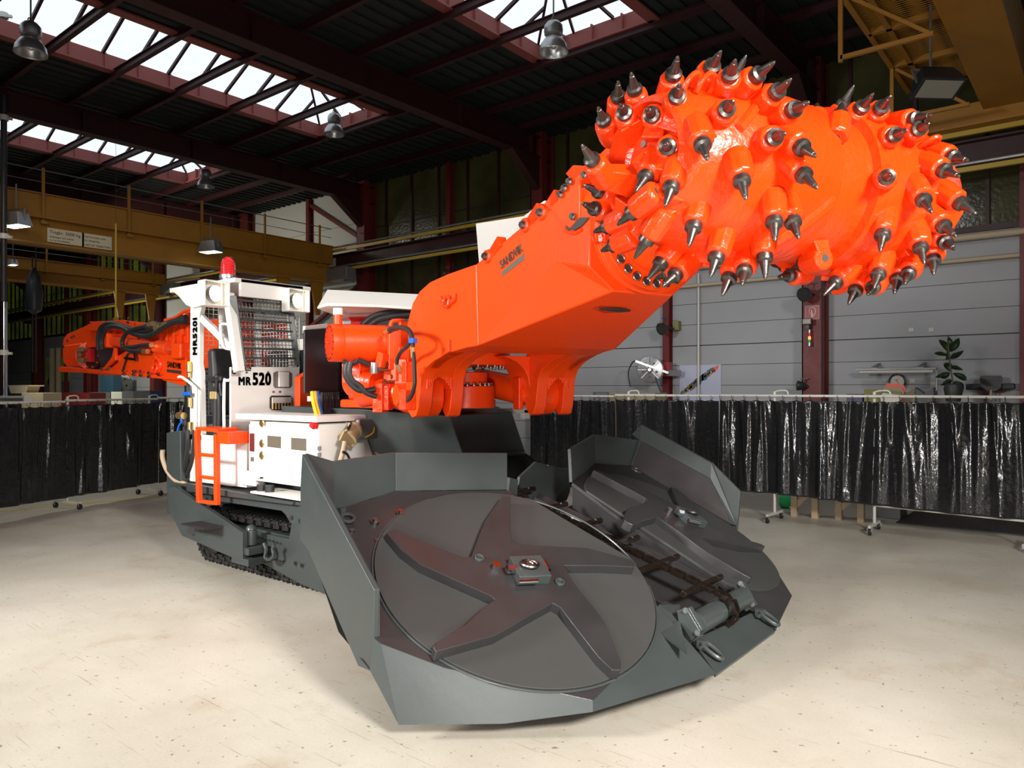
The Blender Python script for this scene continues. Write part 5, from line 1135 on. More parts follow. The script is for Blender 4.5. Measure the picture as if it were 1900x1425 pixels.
# lug pairs carrying the lift cylinders: forked cheeks with an eye between
lug_px = [(757, 630), (757, 650), (753, 700), (752, 740), (757, 764), (764, 775), (771, 772), (776, 755), (778, 734), (781, 702), (789, 683), (805, 669), (822, 660), (838, 653), (838, 630)]
lugp = [HPt(*p) for p in lug_px]; LZ = [(lwz(p)[0], lwz(p)[2]) for p in lugp]
zmid = 2.0
for s in (-1, 1):
    cs = [(-.82, -.70), (-.47, -.36)] if s < 0 else [(.36, .47), (.68, .82)]
    mb = MB()
    outer = [B(lwz(p)[0], s*(-lwz(p)[1]-(.03 if x_[1] < 646 else 0)), p.z) for p, x_ in zip(lugp, lug_px)]; inner = [B(l, (.84-.169*l-.12)*s, z) for l, z in LZ]; n = len(LZ)
    mb.add(outer+inner, [tuple(range(n)), tuple(range(2*n-1, n-1, -1))]+[(i, n+i, n+(i+1) % n, (i+1) % n) for i in range(n)])
    a, b_ = cs[1] if s < 0 else cs[0]; mb.prism([B(l, a, z) for l, z in LZ], BW_*(b_-a))
    wa, wb = cs[0][0], cs[1][1]; wi, wj = cs[0][1], cs[1][0]
    top = [q for q in LZ if q[1] > zmid]; fz = [q for q in LZ if q[1] <= zmid]
    lf_ = max(l for l, z in top if z < zmid+.25); l0_ = min(l for l, z in LZ)
    top = [(l0_, zmid)]+[q for q in LZ if q[1] > zmid and q[0] < l0_+.15]+[q for q in reversed(LZ) if q[1] > zmid and q[0] >= l0_+.15]+[(LZ[9][0], zmid)]
    mb.prism([B(l, wi, z) for l, z in top], BW_*(wj-wi))
    for k in range(6):
        z = zmid-.10*(1-k/6)**1.6
        for w0, w1 in ((wi+.018*k, wi+.018*(k+1)), (wj-.018*(k+1), wj-.018*k)): mb.prism([B(l0_+.02, w0, zmid+.02), B(LZ[9][0], w0, zmid+.02), B(LZ[9][0], w0, z), B(l0_+.02, w0, z)], BW_*(w1-w0))
    # flared fillet towards the middle of the boom
    w0 = .36*s; mb.prism([B(.02, w0-dx*s, z) for dx, z in ((0, 2.2), (0, 1.9), (.02, 2.0), (.06, 2.08), (.13, 2.14), (.22, 2.18), (.30, 2.2))], BF*.36)
    lg = mb.build('lug', 'orange', bm_, bevel=.010, smooth=30, segs=2)
    MB().lathe(B(.22, wi+.01, 1.85), BW_, [(0, .15), (.02, .185), (.11, .19), ((wj-wi)-.04, .185), ((wj-wi)-.02, .15)], 32).build('eye', 'orange', bm_)
    MB().ring(B(.22, wi+.02, 1.85), BW_, .175, .008, 32, 6).build('eye_seal', 'rubber', bm_)
    MB().cyl(B(.2, wa-.04, 1.85), B(.2, wb+.04, 1.85), .09, n=24).build('pin', 'orange', bm_)
    MB().box(B(.2, cs[1][1]+.02 if s < 0 else cs[0][0]-.03, 1.86), (.12, .05, .30), m=Matrix((BF, BW_, V((0, 0, 1)))).transposed()).build('pin_keeper', 'orange_wet', bm_, bevel=.012)
    # lift cylinder reaching back to the turret
    p0, p1 = B(-.62, .30*s, 1.98), B(.05, (wi+wj)/2, 1.86); d = (p1-p0).normalized()
    MB().cyl(p0, p1-d*.12, .135, n=28).cyl(p1-d*.14, p1-d*.10, .145, n=28).build('lift_cylinder', 'orange', RH, bevel=.006)
    MB().cyl(p1-d*.12, p1, .06, n=20).build('piston_rod', 'chrome', RH)
MB().lathe(B(.62, .84, 2.42), BW_, [(0, .2), (.10, .2), (.12, .17)], 28).build('boom_pin', 'orange', bm_)
# lifting eye on the side
q = HPt(832, 560); o = MB().ring(q+HN*-.02 if (HN.dot(EYE-q) < 0) else q+HN*.02, HN+V((0, 0, .2)), .042, .013, 20, 8).build('lifting_eye', 'orange_wet', bm_)
sgn = 1 if HN.dot(EYE-q) > 0 else -1
MB().tube([HPt(x, y)+HN*sgn*.015 for x, y in ((820, 552), (824, 560), (830, 563))], .018, 7).tube([HPt(x, y)+HN*sgn*.015 for x, y in ((846, 545), (845, 556), (838, 561))], .018, 7).build('eye_lug', 'orange_wet', bm_)
# bolted ears along the top edge, pale top plate, side cover plate
KS = 1 if KN.dot(EYE-KA) > 0 else -1; KO = KN*KS
for (px, py) in ((906, 476), (976, 418), (1007, 395)):
    c = KPt(px, py); MB().lathe(c-KO*.10, KO, [(0, .052), (.10, .052), (.125, .045)], 18).bar(c-KO*.04, c-KO*.04+BF*.16+V((0, 0, .09)), .07, .08).build('cover_ear', 'orange_wet', bm_, bevel=.006)
    MB().bolt(c+KO*.022, KO, .022, .02).build('ear_bolt', 'steel', bm_)
tpl = [ls[6]+V((0, 0, .0)), KPt(1012, 377)]
pts = [B(l6-.15, -.50, z6+.06), B(2.2, -.36, 3.135), B(2.2, .36, 3.135), B(l6-.15, .5, z6+.06)]
MB().slab(pts, .03).build('top_plate', 'white', bm_, bevel=.005)
MB().slab([KPt(x, y)+KO*.012 for x, y in ((1041, 352), (1077, 325), (1078, 404), (1057, 426), (1036, 400), (1012, 378))], .02).build('side_cover', 'orange', bm_, bevel=.004)
mb = MB()
for px, py in ((1063, 338), (1054, 350), (1046, 362), (1069, 403), (1091, 326)): mb.bolt(KPt(px, py)+KO*.03, KO, .018, .014)
mb.build('cover_bolt', 'steel', bm_)
MB().slab([B(l, w_, z) for l, w_, z in ((2.2, -.40, 3.14), (2.62, -.34, 3.32), (2.62, .34, 3.32), (2.2, .40, 3.14))], .05).slab([BPW(x, y, -.30) for x, y in ((1048, 322), (1062, 306), (1090, 308), (1100, 330), (1085, 340), (1060, 335))], .6).build('nose_cover', 'orange', bm_, bevel=.01)
MB().slab([KPt(x, y)+KO*.006 for x, y in ((1053, 418), (1056, 427), (1068, 428), (1082, 420), (1096, 404), (1078, 404), (1062, 425))], .01).build('cable_slot', 'ink', bm_, smooth=0)
MB().tube([KPt(x, y)+KO*.01 for x, y in ((1050, 424), (1056, 431), (1068, 433), (1082, 426))], .012, 7).build('weld_bead', 'orange_wet', bm_)
o = MB().slab([BPW(x, y, .34) for x, y in ((883, 415), (972, 401), (1010, 372), (1035, 410), (975, 480), (892, 525))], .02).build('white_shield', 'white', RH, smooth=0)
# brand on the side
p0, p1 = KPt(931, 500)+KO*.007, KPt(972, 466)+KO*.007
text('brand_lettering', 'SANDVIK', p0, p1-p0, V((0, 0, 1)), .088, 'inkgrey', bm_, fit=(p1-p0).length, bold=.0022)
MB().slab([KPt(x, y)+KO*.004 for x, y in ((932, 504), (973, 470), (973, 482), (932, 513))], .004).build('brand_stripe', 'inkgrey', bm_, smooth=0)
# turret under the boom
tc_ = B(-.20, -.02, 0)
for r0, z0, z1, nm in ((.27, 1.72, 1.93, 'turret_base'), (.20, 1.93, 2.06, 'turret_neck'), (.42, 2.12, 2.25, 'turret_flange')):
    MB().cyl((tc_.x, tc_.y, z0), (tc_.x, tc_.y, z1), r0, n=40).build(nm, 'orange', RH, bevel=.01)
mb = MB()
for k in range(24): t = k*math.pi/12; mb.bolt((tc_.x+.24*math.cos(t), tc_.y+.24*math.sin(t), 1.93), (0, 0, 1), .018, .02); mb.bolt((tc_.x+.36*math.cos(t), tc_.y+.36*math.sin(t), 2.12), (0, 0, -1), .016, .02)
mb.build('turret_bolt', 'steel', RH)
MB().span((-5.9, 4.6, 1.72), (-4.9, 5.8, 1.8)).span((-5.9, 4.7, 1.8), (-5.2, 5.7, 2.3)).build('turret_frame', 'orange', RH, bevel=.02)
# large side cylinder with its end flange, and the canopy above it
c0, c1 = BPL(611, 636, -.15), BPL(752, 638, -.15); ax = (c1-c0).normalized(); R_ = .165
sc = MB().cyl(c0, c1, R_, n=40).lathe(c0, ax, [(-.0, R_*1.0), (.09, R_*1.02), (.1, R_)], 40).build('side_cylinder', 'orange', RH)
mb = MB()
for k in range(16): t = k*math.pi/8; mb.cyl(c0+(BF*math.cos(t)+V((0, 0, 1))*math.sin(t))*R_*.87-ax*.006, c0+(BF*math.cos(t)+V((0, 0, 1))*math.sin(t))*R_*.87, .008, n=8)
mb.build('flange_bolt', 'redoxide', sc)
MB().cyl(c0-ax*.02, c0, .015, n=10).build('grease_point', 'orange_wet', sc)
g = lambda x, y, l=-.05: BPL(x, y, l)
MB().cyl(g(627, 603, -.15), g(627, 583, -.15), .037, n=18).build('canopy_post', 'orange', RH); MB().cyl(g(627, 584, -.15), g(627, 572, -.15), .042, n=18).build('post_cap', 'white', RH)
w0 = BPL(589, 574, -.15); zc = w0.z
cp = lambda l, w_, z: B(l, w_, z)
la = -.15
a_, b_, c_, d_, e_ = BPL(589, 573, la), BPL(608, 568, la), BPL(790, 572, la), None, None
MB().slab([BPL(589, 573, la), BPL(609, 567, la), BPL(700, 570, la), BPL(790, 576, la), BPL(790, 550, la-.35), BPL(607, 541, la-.35)], .02).slab([BPL(589, 573, la), BPL(609, 567, la), BPL(700, 570, la), BPL(790, 576, la), BPL(770, 586, la-.9), BPL(640, 592, la-.9)], .02).build('canopy', 'white', RH, bevel=.004, smooth=20)
# motors, valves and hoses behind the hump (all painted orange)
mb = MB().lathe(g(655, 705, -.5), g(700, 712, -.2)-g(655, 705, -.5), [(0, .10), (.03, .16), (.12, .17), (.2, .14), (.35, .12)], 26)
mb.lathe(g(665, 735, -.4), V((1, .2, .15)), [(0, .08), (.04, .11), (.3, .12), (.4, .09)], 22)
mb.box(g(668, 690, -.4), (.2, .3, .22), rz=.3).build('slew_motor', 'orange_wet', RH, bevel=.012)
mb = MB().lathe(g(728, 722, -.1), g(775, 742, .05)-g(728, 722, -.1), [(0, .12), (.05, .15), (.2, .15), (.3, .12)], 26).box(g(748, 720, -.1), (.14, .2, .2), rz=.3)
mb.box(g(706, 738, -.05), (.1, .13, .26), rz=.4).box(g(716, 738, -.02), (.1, .1, .22), rz=.4).build('pump_block', 'orange_wet', RH, bevel=.012)
mb = MB().box(g(733, 690, 0), (.12, .16, .16), rz=.3).box(g(718, 683, 0), (.05, .06, .24), rz=.5, m=None).box(g(722, 700, 0), (.06, .08, .2), rz=.3).box(g(746, 690, .05), (.16, .12, .22), rz=.3).box(g(709, 668, .02), (.08, .08, .14), m=Matrix.Rotation(.3, 3, 'Y')).box(g(760, 660, .02), (.05, .2, .6), rz=-.4)
mb.box(g(742, 650, .05), (.06, .22, .34), rz=-.4).build('valve_block', 'orange', RH, bevel=.01)
MB().box(BPW(756, 742, -.92), (.14, .10, .16), rz=-.4).box(BPW(757, 690, -.90), (.10, .08, .16), rz=-.4).box(BPW(744, 655, -.88), (.12, .08, .10), rz=-.4).build('port_block', 'orange_wet', RH, bevel=.01)
mb = MB()
for (x0, x1, y) in ((727, 765, 699), (714, 748, 709), (720, 735, 677), (706, 722, 686)): mb.cyl(g(x0, y, .05), g(x1, y, .05), .014, n=10).cyl(g(x0-3, y, .05), g(x0+2, y, .05), .026, n=8)
mb.build('clamp_bolt', 'steel', RH)
MB().lathe(g(694, 694, .0)-V((0, 0, .0)), (0, 0, 1), [(0, .03), (.01, .035), (.08, .037), (.1, .037)], 18).build('filter_bowl', 'galv', RH)
def hosew(pts, w_, r): MB().tube([BPW(x, y, w_) for x, y in pts], r, 9).build('hydraulic_hose', 'rubber', RH)
def hose(pts, l, r, m_='rubber', nm='hydraulic_hose'): MB().tube([g(x, y, l) for x, y in pts], r, 9).build(nm, m_, RH)
hose(((644, 672), (641, 690), (646, 706), (662, 722), (680, 725), (696, 722)), .0, .026)
hose(((651, 672), (648, 690), (654, 706), (668, 716), (678, 728), (698, 736)), .02, .024)
hose(((636, 670), (648, 676), (662, 671)), .0, .022); hose(((664, 668), (674, 672), (684, 676)), .0, .022)
hose(((672, 603), (688, 590), (710, 582), (740, 578), (765, 575)), -.3, .028); hose(((684, 605), (700, 594), (725, 588), (760, 585)), -.25, .028)
hosew(((713, 619), (722, 616), (730, 612), (745, 609), (757, 614), (763, 624), (758, 640), (745, 652), (738, 664), (736, 676)), -.93, .016)
hosew(((720, 612), (735, 607), (752, 608), (762, 616), (766, 632), (766, 645), (768, 665), (769, 690), (769, 715), (763, 735), (756, 743)), -.95, .016)
mb = MB()
for x, y, x2, y2 in ((766, 645, 767, 664), (715, 618, 721, 612), (739, 680, 744, 691), (692, 724, 697, 722)): mb.cyl(BPW(x, y, -.95), BPW(x2, y2, -.95), .021, n=8)
mb.build('hose_fitting', 'brass', RH)
MB().box(BPW(766, 632, -.96), (.05, .05, .04)).build('hose_clamp', 'blue', RH, bevel=.004)
hose(((724, 606), (727, 597), (735, 595), (750, 595)), .0, .018, 'orange', 'guard_rail')
MB().slab([g(x, y, -.6) for x, y in ((646, 588), (688, 587), (686, 602), (650, 602))], .08).build('terminal_box', 'red', RH, bevel=.01)
MB().slab([g(x, y, -.5) for x, y in ((636, 595), (652, 594), (652, 602), (636, 602))], .06).build('connector', 'grey', RH, bevel=.006)
hose(((960, 676), (962, 690), (970, 702), (980, 705)), -.6, .03); hose(((967, 676), (970, 690), (978, 695)), -.6, .026)

# ---------------------------------------------------------------- cutter head
HC = B(3.76, 0, 2.87); HX = BW_
def HP(w_, th, r): return HC+HX*w_+(BF*math.cos(th)+V((0, 0, 1))*math.sin(th))*r
gear = empty('cutter_gearbox', HC, None); gear.parent = RH; gear.location = HC-V(RH['_w']); gear['_w'] = list(HC)
MB().lathe(HC-HX*.32, HX, [(0, .33), (.03, .35), (.40, .352), (.44, .35), (.5, .34)], 64).build('central_housing', 'orange_wet', gear, bevel=.004)
# neck with round flange bolted to the boom nose
FC = B(2.52, 0, 2.90)
MB().lathe(FC, BF, [(0, .40), (.05, .405), (.055, .39), (.12, .39), (.125, .29), (.3, .28), (.9, .25)], 64).build('neck_flange', 'orange', gear, bevel=.004)
mb = MB(); m2 = MB()
for k in range(28):
    t = 2*math.pi*k/28; c = FC+BF*.125+(BW_*math.cos(t)+V((0, 0, 1))*math.sin(t))*.345
    mb.ring(c+BF*.004, BF, .026, .006, 14, 6); m2.cyl(c-BF*.01, c+BF*.004, .022, n=8)
mb.build('flange_bolt', 'steel', gear); m2.build('bolt_socket', 'ink', gear)
BODY_L = [(.16, .33), (.165, .372), (.25, .38), (.45, .392), (.60, .385), (.74, .355), (.87, .315), (.96, .27)]
BODY_R = [(.05, .34), (.055, .392), (.20, .402), (.40, .402), (.55, .388), (.68, .355), (.78, .31), (.86, .265)]
def rb(w_):
    bd = BODY_L if w_ < 0 else BODY_R; w_ = abs(w_)
    if w_ <= bd[0][0]: return bd[0][1]
    for (a, ra), (b_, rb_) in zip(bd, bd[1:]):
        if w_ <= b_: return ra+(rb_-ra)*(w_-a)/(b_-a)
    return max(.05, bd[-1][1]-(w_-bd[-1][0])*2.5)
ENV = [(0, .50), (.1, .545), (.25, .575), (.55, .58), (.74, .56), (.87, .50), (.97, .42), (1.04, .34), (1.08, .2), (1.10, .05)]
def env(w_):
    w_ = abs(w_) if w_ < 0 else w_/.92
    for (a, ra), (b_, rb_) in zip(ENV, ENV[1:]):
        if w_ <= b_: return ra+(rb_-ra)*(w_-a)/(b_-a)
    return .02
def rayrev(x, y, fn, s, far=False):
    r = ray(x, y).normalized(); best = None
    for i in range(240):
        t = 2.2+i*.01; p = EYE+r*t; d = p-HC; w_ = d.dot(HX)
        if w_*s < -.02: v = 9
        rad = math.hypot(d.dot(BF), d.z); v = rad-fn(w_)
        if (w_*s) < -.05: v += 1
        if best is None or v < best[0]: best = (v, p)
        if v <= 0: return p
    p = best[1]; d = p-HC; w_ = d.dot(HX); rv = d-HX*w_; rad = rv.length
    f = min(1.0, (fn(w_)+min(.03, rad-fn(w_)))/rad) if rad > 0 else 1
    return HC+HX*w_+rv*f
PICKS_L = [(1258, 104, 1245, 159), (1171, 134, 1182, 185), (1147, 150, 1146, 196), (1151, 193, 1163, 217), (1107, 194, 1126, 238), (1200, 202, 1218, 217), (1261, 156, 1255, 191), (1338, 94, 1311, 141), (1365, 110, 1350, 156), (1438, 114, 1384, 154), (1468, 146, 1426, 185), (1501, 189, 1455, 212), (1361, 187, 1342, 212), (1457, 247, 1426, 259), (1515, 291, 1471, 259), (1517, 350, 1476, 306), (1234, 268, 1245, 275), (1313, 297, 1300, 248), (1179, 356, 1213, 312), (1234, 384, 1255, 325), (1384, 371, 1374, 312), (1079, 268, 1113, 312), (1082, 343, 1126, 364), (1072, 383, 1116, 396), (1145, 418, 1195, 380), (1101, 431, 1147, 414), (1438, 448, 1438, 388), (1482, 443, 1466, 391), (1278, 458, 1295, 397), (1177, 480, 1218, 422), (1115, 466, 1158, 449), (1201, 519, 1243, 471), (1229, 532, 1270, 499), (1318, 515, 1338, 455), (1340, 549, 1363, 496), (1420, 518, 1419, 452), (1377, 529, 1385, 488)]
PICKS_R = [(1562, 190, 1557, 230), (1621, 173, 1585, 215), (1653, 178, 1625, 212), (1729, 213, 1678, 224), (1724, 229, 1696, 243), (1683, 241, 1647, 255), (1797, 298, 1749, 286), (1781, 328, 1734, 307), (1811, 397, 1764, 363), (1652, 324, 1644, 332), (1729, 395, 1706, 354), (1774, 439, 1737, 406), (1772, 463, 1743, 440), (1633, 467, 1644, 416), (1715, 490, 1706, 440), (1732, 510, 1734, 465), (1528, 548, 1567, 511), (1574, 565, 1598, 524), (1621, 536, 1638, 493), (1659, 545, 1672, 502), (1610, 547, 1629, 527), (1679, 527, 1693, 496), (1466, 500, 1508, 490), (1443, 514, 1480, 513), (1516, 192, 1515, 222)]
def pick(dr, tip, d, u0):
    d = d.normalized(); u = (u0-d*u0.dot(d)); u = u.normalized() if u.length > 1e-3 else perp(d)[0]; v = d.cross(u)
    PL_ = .118
    MB().lathe(tip, -d, [(0, .003), (.006, .0075), (.018, .009), (.02, .0115), (.05, .0165), (.078, .022), (.084, .034), (.094, .036), (PL_, .033)], 16).build('pick', 'picksteel', dr)
    q0, q1 = tip-d*(PL_-.006), tip-d*(PL_+.135)
    # holder: barrel with flats
    prof = [(.0, .042), (.010, .054), (.09, .058), (.13, .055), (.138, .042)]
    vs = []; n_ = 10
    for h, r in prof: vs += [q0-d*h+(u*math.cos(2*math.pi*(i+.5)/n_)*1.0+v*math.sin(2*math.pi*(i+.5)/n_)*.98)*r for i in range(n_)]
    fs = [(k*n_+i, k*n_+(i+1) % n_, (k+1)*n_+(i+1) % n_, (k+1)*n_+i) for k in range(len(prof)-1) for i in range(n_)]+[tuple(range(n_-1, -1, -1)), tuple(range((len(prof)-1)*n_, len(prof)*n_))]
    mb = MB().add(vs, fs)
    # pedestal welded to the drum body
    m = q0-d*.10; dd = m-HC; w_ = dd.dot(HX); rv = (dd-HX*w_); rr = rv.length; rv.normalize()
    wb = max(-.91, min(.80, w_*.95)); foot = HC+HX*wb+rv*min(rb(wb)-.05, rr)
    if (foot-m).length > .19: foot = m+(foot-m).normalized()*.19
    if (foot-m).length < .05: foot = m-rv*.08
    ax_ = (foot-m).normalized(); s1 = ax_.cross(d); s1 = s1.normalized() if s1.length > .05 else u; s2 = ax_.cross(s1).normalized()
    a, b_ = .034, .046; A2, B2 = .052, .062
    vs = [m+s1*(x*a)+s2*(y*b_) for x, y in ((-1, -1), (1, -1), (1, 1), (-1, 1))]+[foot+s1*(x*A2)+s2*(y*B2) for x, y in ((-1, -1), (1, -1), (1, 1), (-1, 1))]
    mb.add(vs, [(0, 1, 2, 3), (7, 6, 5, 4), (0, 4, 5, 1), (1, 5, 6, 2), (2, 6, 7, 3), (3, 7, 4, 0)])
    mb.build('pick_holder', 'orange_wet', dr, bevel=.008, smooth=30)
    c = q1+d*.004; MB().cyl(c, c-d*.003, .018, n=12).build('holder_bore', 'ink', dr)
for s, PK in ((-1, PICKS_L), (1, PICKS_R)):
    dc = HC+HX*(.5*s)
    dr = empty('cutter_drum', dc, None); dr.parent = RH; dr.location = dc-V(RH['_w']); dr['_w'] = list(dc)
    MB().lathe(HC, HX*s, (BODY_L if s < 0 else BODY_R)+[(h-(0 if s < 0 else .10), r) for h, r in ((.97, .245), (.90, .23), (.885, .19), (.90, .175), (.903, .02))], 72, False).build('drum_body', 'orange_wet', dr, smooth=24)
    mb = MB()
    for k in range(9): t = k*2*math.pi/9; c = HP((.903 if s < 0 else .803)*s, t, .12); mb.cyl(c, c+HX*s*.008, .016, n=12)
    mb.build('end_bolt', 'galv', dr)
    # welded spiral ribs
    mb = MB()
    for k in range(3):
        t0 = k*2*math.pi/3+.4*s; pts = [HP(s*(.2+.55*j/14), t0+1.5*j/14*s, rb(s*(.2+.55*j/14))+.004) for j in range(15)]; mb.tube(pts, .022, 6, 2)
    mb.build('spiral_rib', 'orange_wet', dr)
    used = []
    for (tx, ty, bx, by) in PK:
        tip = rayrev(tx, ty, env, s)
        dd = tip-HC; w_ = dd.dot(HX); rv = (dd-HX*w_).normalized()
        # the rear of the holder lies a fixed reach behind the tip, on the side of the drum body
        r_ = ray(bx, by).normalized(); q = tip-EYE; tm = q.dot(r_); h2 = .165**2-(q-r_*tm).length_squared
        if h2 <= 0: base = EYE+r_*tm
        else:
            c2 = [EYE+r_*(tm+sg*math.sqrt(h2)) for sg in (1, -1)]
            base = min(c2, key=lambda b_: abs(((b_-HC)-HX*(b_-HC).dot(HX)).length-(rb((b_-HC).dot(HX))+.03))+.3*max(0, abs((b_-HC).dot(HX))-.9))
        d = tip-base
        d = (d.normalized()+rv*.06).normalized(); pick(dr, tip, d, rv); used.append(tip)
    # the far side of the drum, continued on three spirals
    for k in range(24):
        wv = s*(.22+.72*((k*7) % 24)/24); th = k*2.399+.3; r_ = env(wv); tip = HP(wv, th, r_); rv = (tip-HC-HX*wv).normalized()
        if rv.dot((EYE-HC).normalized()) > -.12 or abs(wv) > .78: continue
        if min((tip-q).length for q in used) < .14: continue
        tng = HX.cross(rv); d = (rv*.75+tng*.6+HX*s*.25*max(0, abs(wv)-.4)*2).normalized(); pick(dr, tip, d, rv); used.append(tip)
    # lifting eyes
    for (x, y) in (((1310, 160), (1284, 160)) if s < 0 else ((1722, 268),)):
        p = rayrev(x, y, lambda w_: rb(w_)+.03, s); rv = (p-HC-HX*(p-HC).dot(HX)).normalized(); q = p+rv*.0
        MB().tube([q+HX*(.03*x_)+rv*(.05*y_) for x_, y_ in ((-1, -.6), (-1.05, .2), (-.6, .85), (0, 1.05), (.6, .85), (1.05, .2), (1, -.6))], .012, 8).build('lifting_eye', 'orange_wet', dr)
q = rayrev(1485, 212, lambda w_: .40, -1)
p = B(2.62, -.40, 2.83)
for nm, a, b_ in (('lifting_eye', (1107, 441), None),):
    c = BPL(1107, 441, 2.66); MB().ring(c, BF+BW_*.3, .035, .009, 18, 7).box(c+BW_*.05, (.05, .05, .05)).build('lifting_eye', 'orange_wet', gear, bevel=.006)
c = HP(.05, D(92), .39); MB().ring(c, (HP(.05, D(92), 1)-HC).normalized(), .05, .013, 20, 7).ring(c+HX*.1, (HP(.05, D(92), 1)-HC).normalized(), .04, .012, 20, 7).build('flat_shackle', 'orange_wet', gear)

# ---------------------------------------------------------------- tail conveyor, swung up behind the cab
YT = 4.6
tl_ = empty('tail_conveyor', (-9.6, YT, 1.9), None); tl_.parent = RH; tl_.location = V((-9.6, YT, 1.9))-V(RH['_w']); tl_['_w'] = [-9.6, YT, 1.9]
t = lambda x, y, o_=0: PY(x, y, YT+o_)
# side plate
MB().slab([t(x, y) for x, y in ((196, 691), (219, 672), (219, 660), (240, 648), (345, 663), (345, 716), (338, 715), (303, 706), (295, 700))], .05, (0, 1, 0)).build('side_plate', 'orange', tl_, bevel=.006)
MB().slab([t(x, y, -.03) for x, y in ((107, 684), (112, 680), (190, 687), (220, 688), (296, 696), (330, 702), (336, 706), (300, 703), (218, 695), (190, 693), (110, 690))], .06, (0, 1, 0)).build('bottom_flange', 'orange', tl_, bevel=.004)
fl = [t(x, y, 0) for x, y in ((109, 684), (196, 692))]
MB().slab([fl[0], fl[1], fl[1]+V((0, 1.3, 0)), fl[0]+V((0, 1.3, 0))], .03, (0, 0, -1)).build('floor_plate', 'orange', tl_, bevel=.004)
# far side and upper body
MB().prism([t(x, y, .12) for x, y in ((116, 640), (118, 628), (124, 620), (138, 614), (160, 604), (168, 600), (165, 597), (210, 595), (290, 600), (345, 606), (345, 640), (240, 634), (205, 640), (130, 650))], (0, .9, 0)).build('upper_body', 'orange', tl_, bevel=.012)
MB().prism([t(x, y, .10) for x, y in ((163, 612), (168, 602), (200, 596), (232, 594), (270, 599), (345, 610), (345, 622), (250, 616), (205, 612), (180, 614))], (0, -.04, 0)).build('upper_rail', 'orange', tl_, bevel=.006)
# head drum and motor
a, b_ = t(160, 660, .75), t(160, 661, .02)
MB().prism([t(x, y, .1) for x, y in ((115, 648), (119, 640), (150, 636), (152, 680), (122, 680), (116, 672))], (0, .9, 0)).build('drum_guard', 'orange', tl_, bevel=.03, segs=3)
c = t(168, 660, .15); d = V((.35, -1, 0)).normalized()
MB().cyl(c-V((.75, 0, 0))+V((0, .3, 0)), c+V((-.05, .03, 0)), .215, n=36).build('drive_drum', 'orange', tl_, bevel=.008)
MB().lathe(c, d, [(-.05, .215), (0, .21), (.01, .15)], 36).build('drive_flange', 'ink', tl_)
mb = MB()
for k in range(10): th = k*math.pi/5; u, v = perp(d); mb.bolt(c+d*.01+(u*math.cos(th)+v*math.sin(th))*.18, d, .012)
mb.build('flange_bolt', 'orange', tl_)
MB().box(c+d*.08, (.16, .2, .2)).build('hydraulic_motor', 'red', tl_, bevel=.01)
mb = MB()
for x, z in ((.06, .08), (.06, 0), (.06, -.08), (.14, .08), (.14, -.08)): mb.cyl(c+d*.15+V((x, 0, z)), c+d*.24+V((x+.04, 0, z)), .035, n=12)
mb.build('hose_flange', 'brass', tl_)
MB().slab([t(x, y, .14) for x, y in ((190, 638), (212, 638), (212, 655), (207, 670), (190, 682), (185, 660))], -.02).build('recess', 'matte_black', tl_, smooth=0)
# gusset, cylinder, hoses
MB().slab([t(x, y, .0) for x, y in ((192, 690), (219, 668), (219, 646), (216, 646), (213, 662))], .04).build('gusset', 'orange', tl_, bevel=.004)
ca, cb_ = t(202, 632, .05), t(316, 648, .05); d = (cb_-ca).normalized()
MB().cyl(ca, cb_, .075, n=24).cyl(cb_-d*.3, cb_+d*.02, .10, n=24).box(ca+d*.05, (.25, .2, .2)).build('swing_cylinder', 'orange', tl_, bevel=.006); MB().cyl(cb_, cb_+d*.5, .035, n=16).build('piston_rod', 'chrome', tl_)
MB().box(t(343, 652, .05), (.25, .25, .2)).build('rod_end', 'orange', tl_, bevel=.03)
MB().slab([t(x, y, .06) for x, y in ((222, 644), (300, 654), (345, 660), (345, 664), (300, 658), (222, 649))], .08).build('dark_rail', 'slate_worn', tl_, smooth=0)
def th(pts, o_, r=.035): MB().tube([t(x, y, o_) for x, y in pts], r, 9).build('hydraulic_hose', 'rubber', tl_)
th(((184, 650), (183, 630), (187, 610), (198, 601), (214, 601), (235, 608), (262, 615), (282, 612), (300, 604), (330, 594), (345, 592)), -.06)
th(((190, 650), (188, 632), (194, 614), (208, 606), (226, 608), (246, 618), (268, 624), (284, 620), (300, 610), (325, 598), (345, 597)), -.08)
th(((272, 605), (250, 610), (235, 618), (228, 630), (228, 642), (240, 650), (262, 652)), -.1, .028); th(((232, 644), (245, 644), (262, 641), (278, 640)), -.1, .026)
th(((345, 588), (320, 594), (300, 602), (285, 600), (270, 605)), -.02, .03)
mb = MB()
for x, y, x2, y2 in ((289, 616, 297, 611), (303, 603, 311, 600), (288, 609, 296, 606), (276, 603, 284, 601), (276, 640, 281, 640), (266, 652, 274, 652), (297, 609, 303, 606)): mb.cyl(t(x, y, -.08), t(x2, y2, -.08), .034, n=8)
mb.build('hose_fitting', 'brass', tl_)
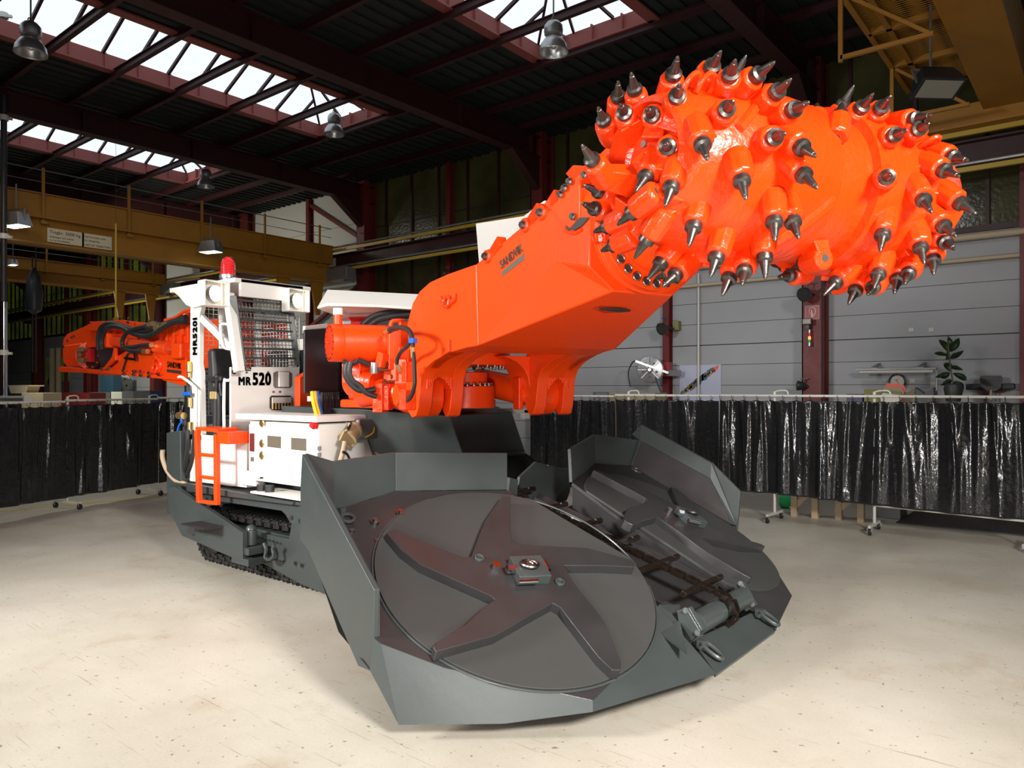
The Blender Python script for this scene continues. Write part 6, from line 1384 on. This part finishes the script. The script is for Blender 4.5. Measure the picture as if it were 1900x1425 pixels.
MB().tube([t(x, y, -.04) for x, y in ((306, 594), (325, 589), (344, 577), (356, 574))], .02, 7).build('guide_rail', 'orange', tl_)
MB().cyl(t(345, 595, .1), t(345, 580, .1), .06, n=14).build('post', 'orange', tl_)
MB().bar(t(265, 602, -.02), t(266, 629, -.02), .04, .04).build('hose_bracket', 'orange', tl_)
MB().tube([t(x, y, -.02) for x, y in ((233, 665), (238, 656), (244, 655), (252, 656))], .012, 6).bar(t(232, 664, -.02), t(252, 667, -.02), .03, .03).bar(t(250, 655, -.03), t(253, 670, -.03), .03, .03).build('scraper_tensioner', 'steel', tl_)
MB().tube([t(234, 667, -.02), t(230, 680, -.02), t(227, 690, -.02)], .014, 6).build('grease_line', 'rubber', tl_)
q = t(293, 683); MB().ring(q-V((0, .04, 0)), (0, -1, .2), .06, .02, 18, 8).ring(q-V((0, .01, -.04)), (0, -1, 0), .09, .03, 18, 8).build('lifting_eye', 'orange_wet', tl_)
mb = MB()
for x, y in ((189, 685), (230, 688), (230, 694), (248, 689), (253, 689), (261, 689), (276, 692), (295, 695), (248, 695), (261, 696), (276, 699), (134, 626), (138, 624), (126, 632), (238, 591), (238, 598)): mb.bolt(t(x, y, -.05), (0, -1, 0), .016)
mb.build('plate_bolt', 'steel', tl_)
MB().slab([t(x, y, -.004) for x, y in ((310, 685), (336, 688), (336, 694), (310, 690))], .004, (0, -1, 0)).build('brand_stripe', 'ink', tl_, smooth=0)
a, b_ = t(310, 681, -.005), t(336, 685, -.005); text('brand_lettering', 'SANDVIK', a, b_-a, (0, 0, 1), .105, 'ink', tl_, fit=(b_-a).length, bold=.002)
mb = MB()
for k in range(5): x = 298+k*13; mb.bar(t(x, 603, .08), t(x, 640, .08), .05, .06)
mb.build('stiffener_rib', 'orange', tl_, bevel=.006)
MB().span((-10.2, 4.7, 2.15), (-8.3, 5.7, 2.75)).build('rear_housing', 'orange', RH, bevel=.03)
MB().span((-9.2, 4.72, 1.0), (-8.3, 5.4, 2.15)).build('rear_box', 'matte_black', RH, bevel=.03)
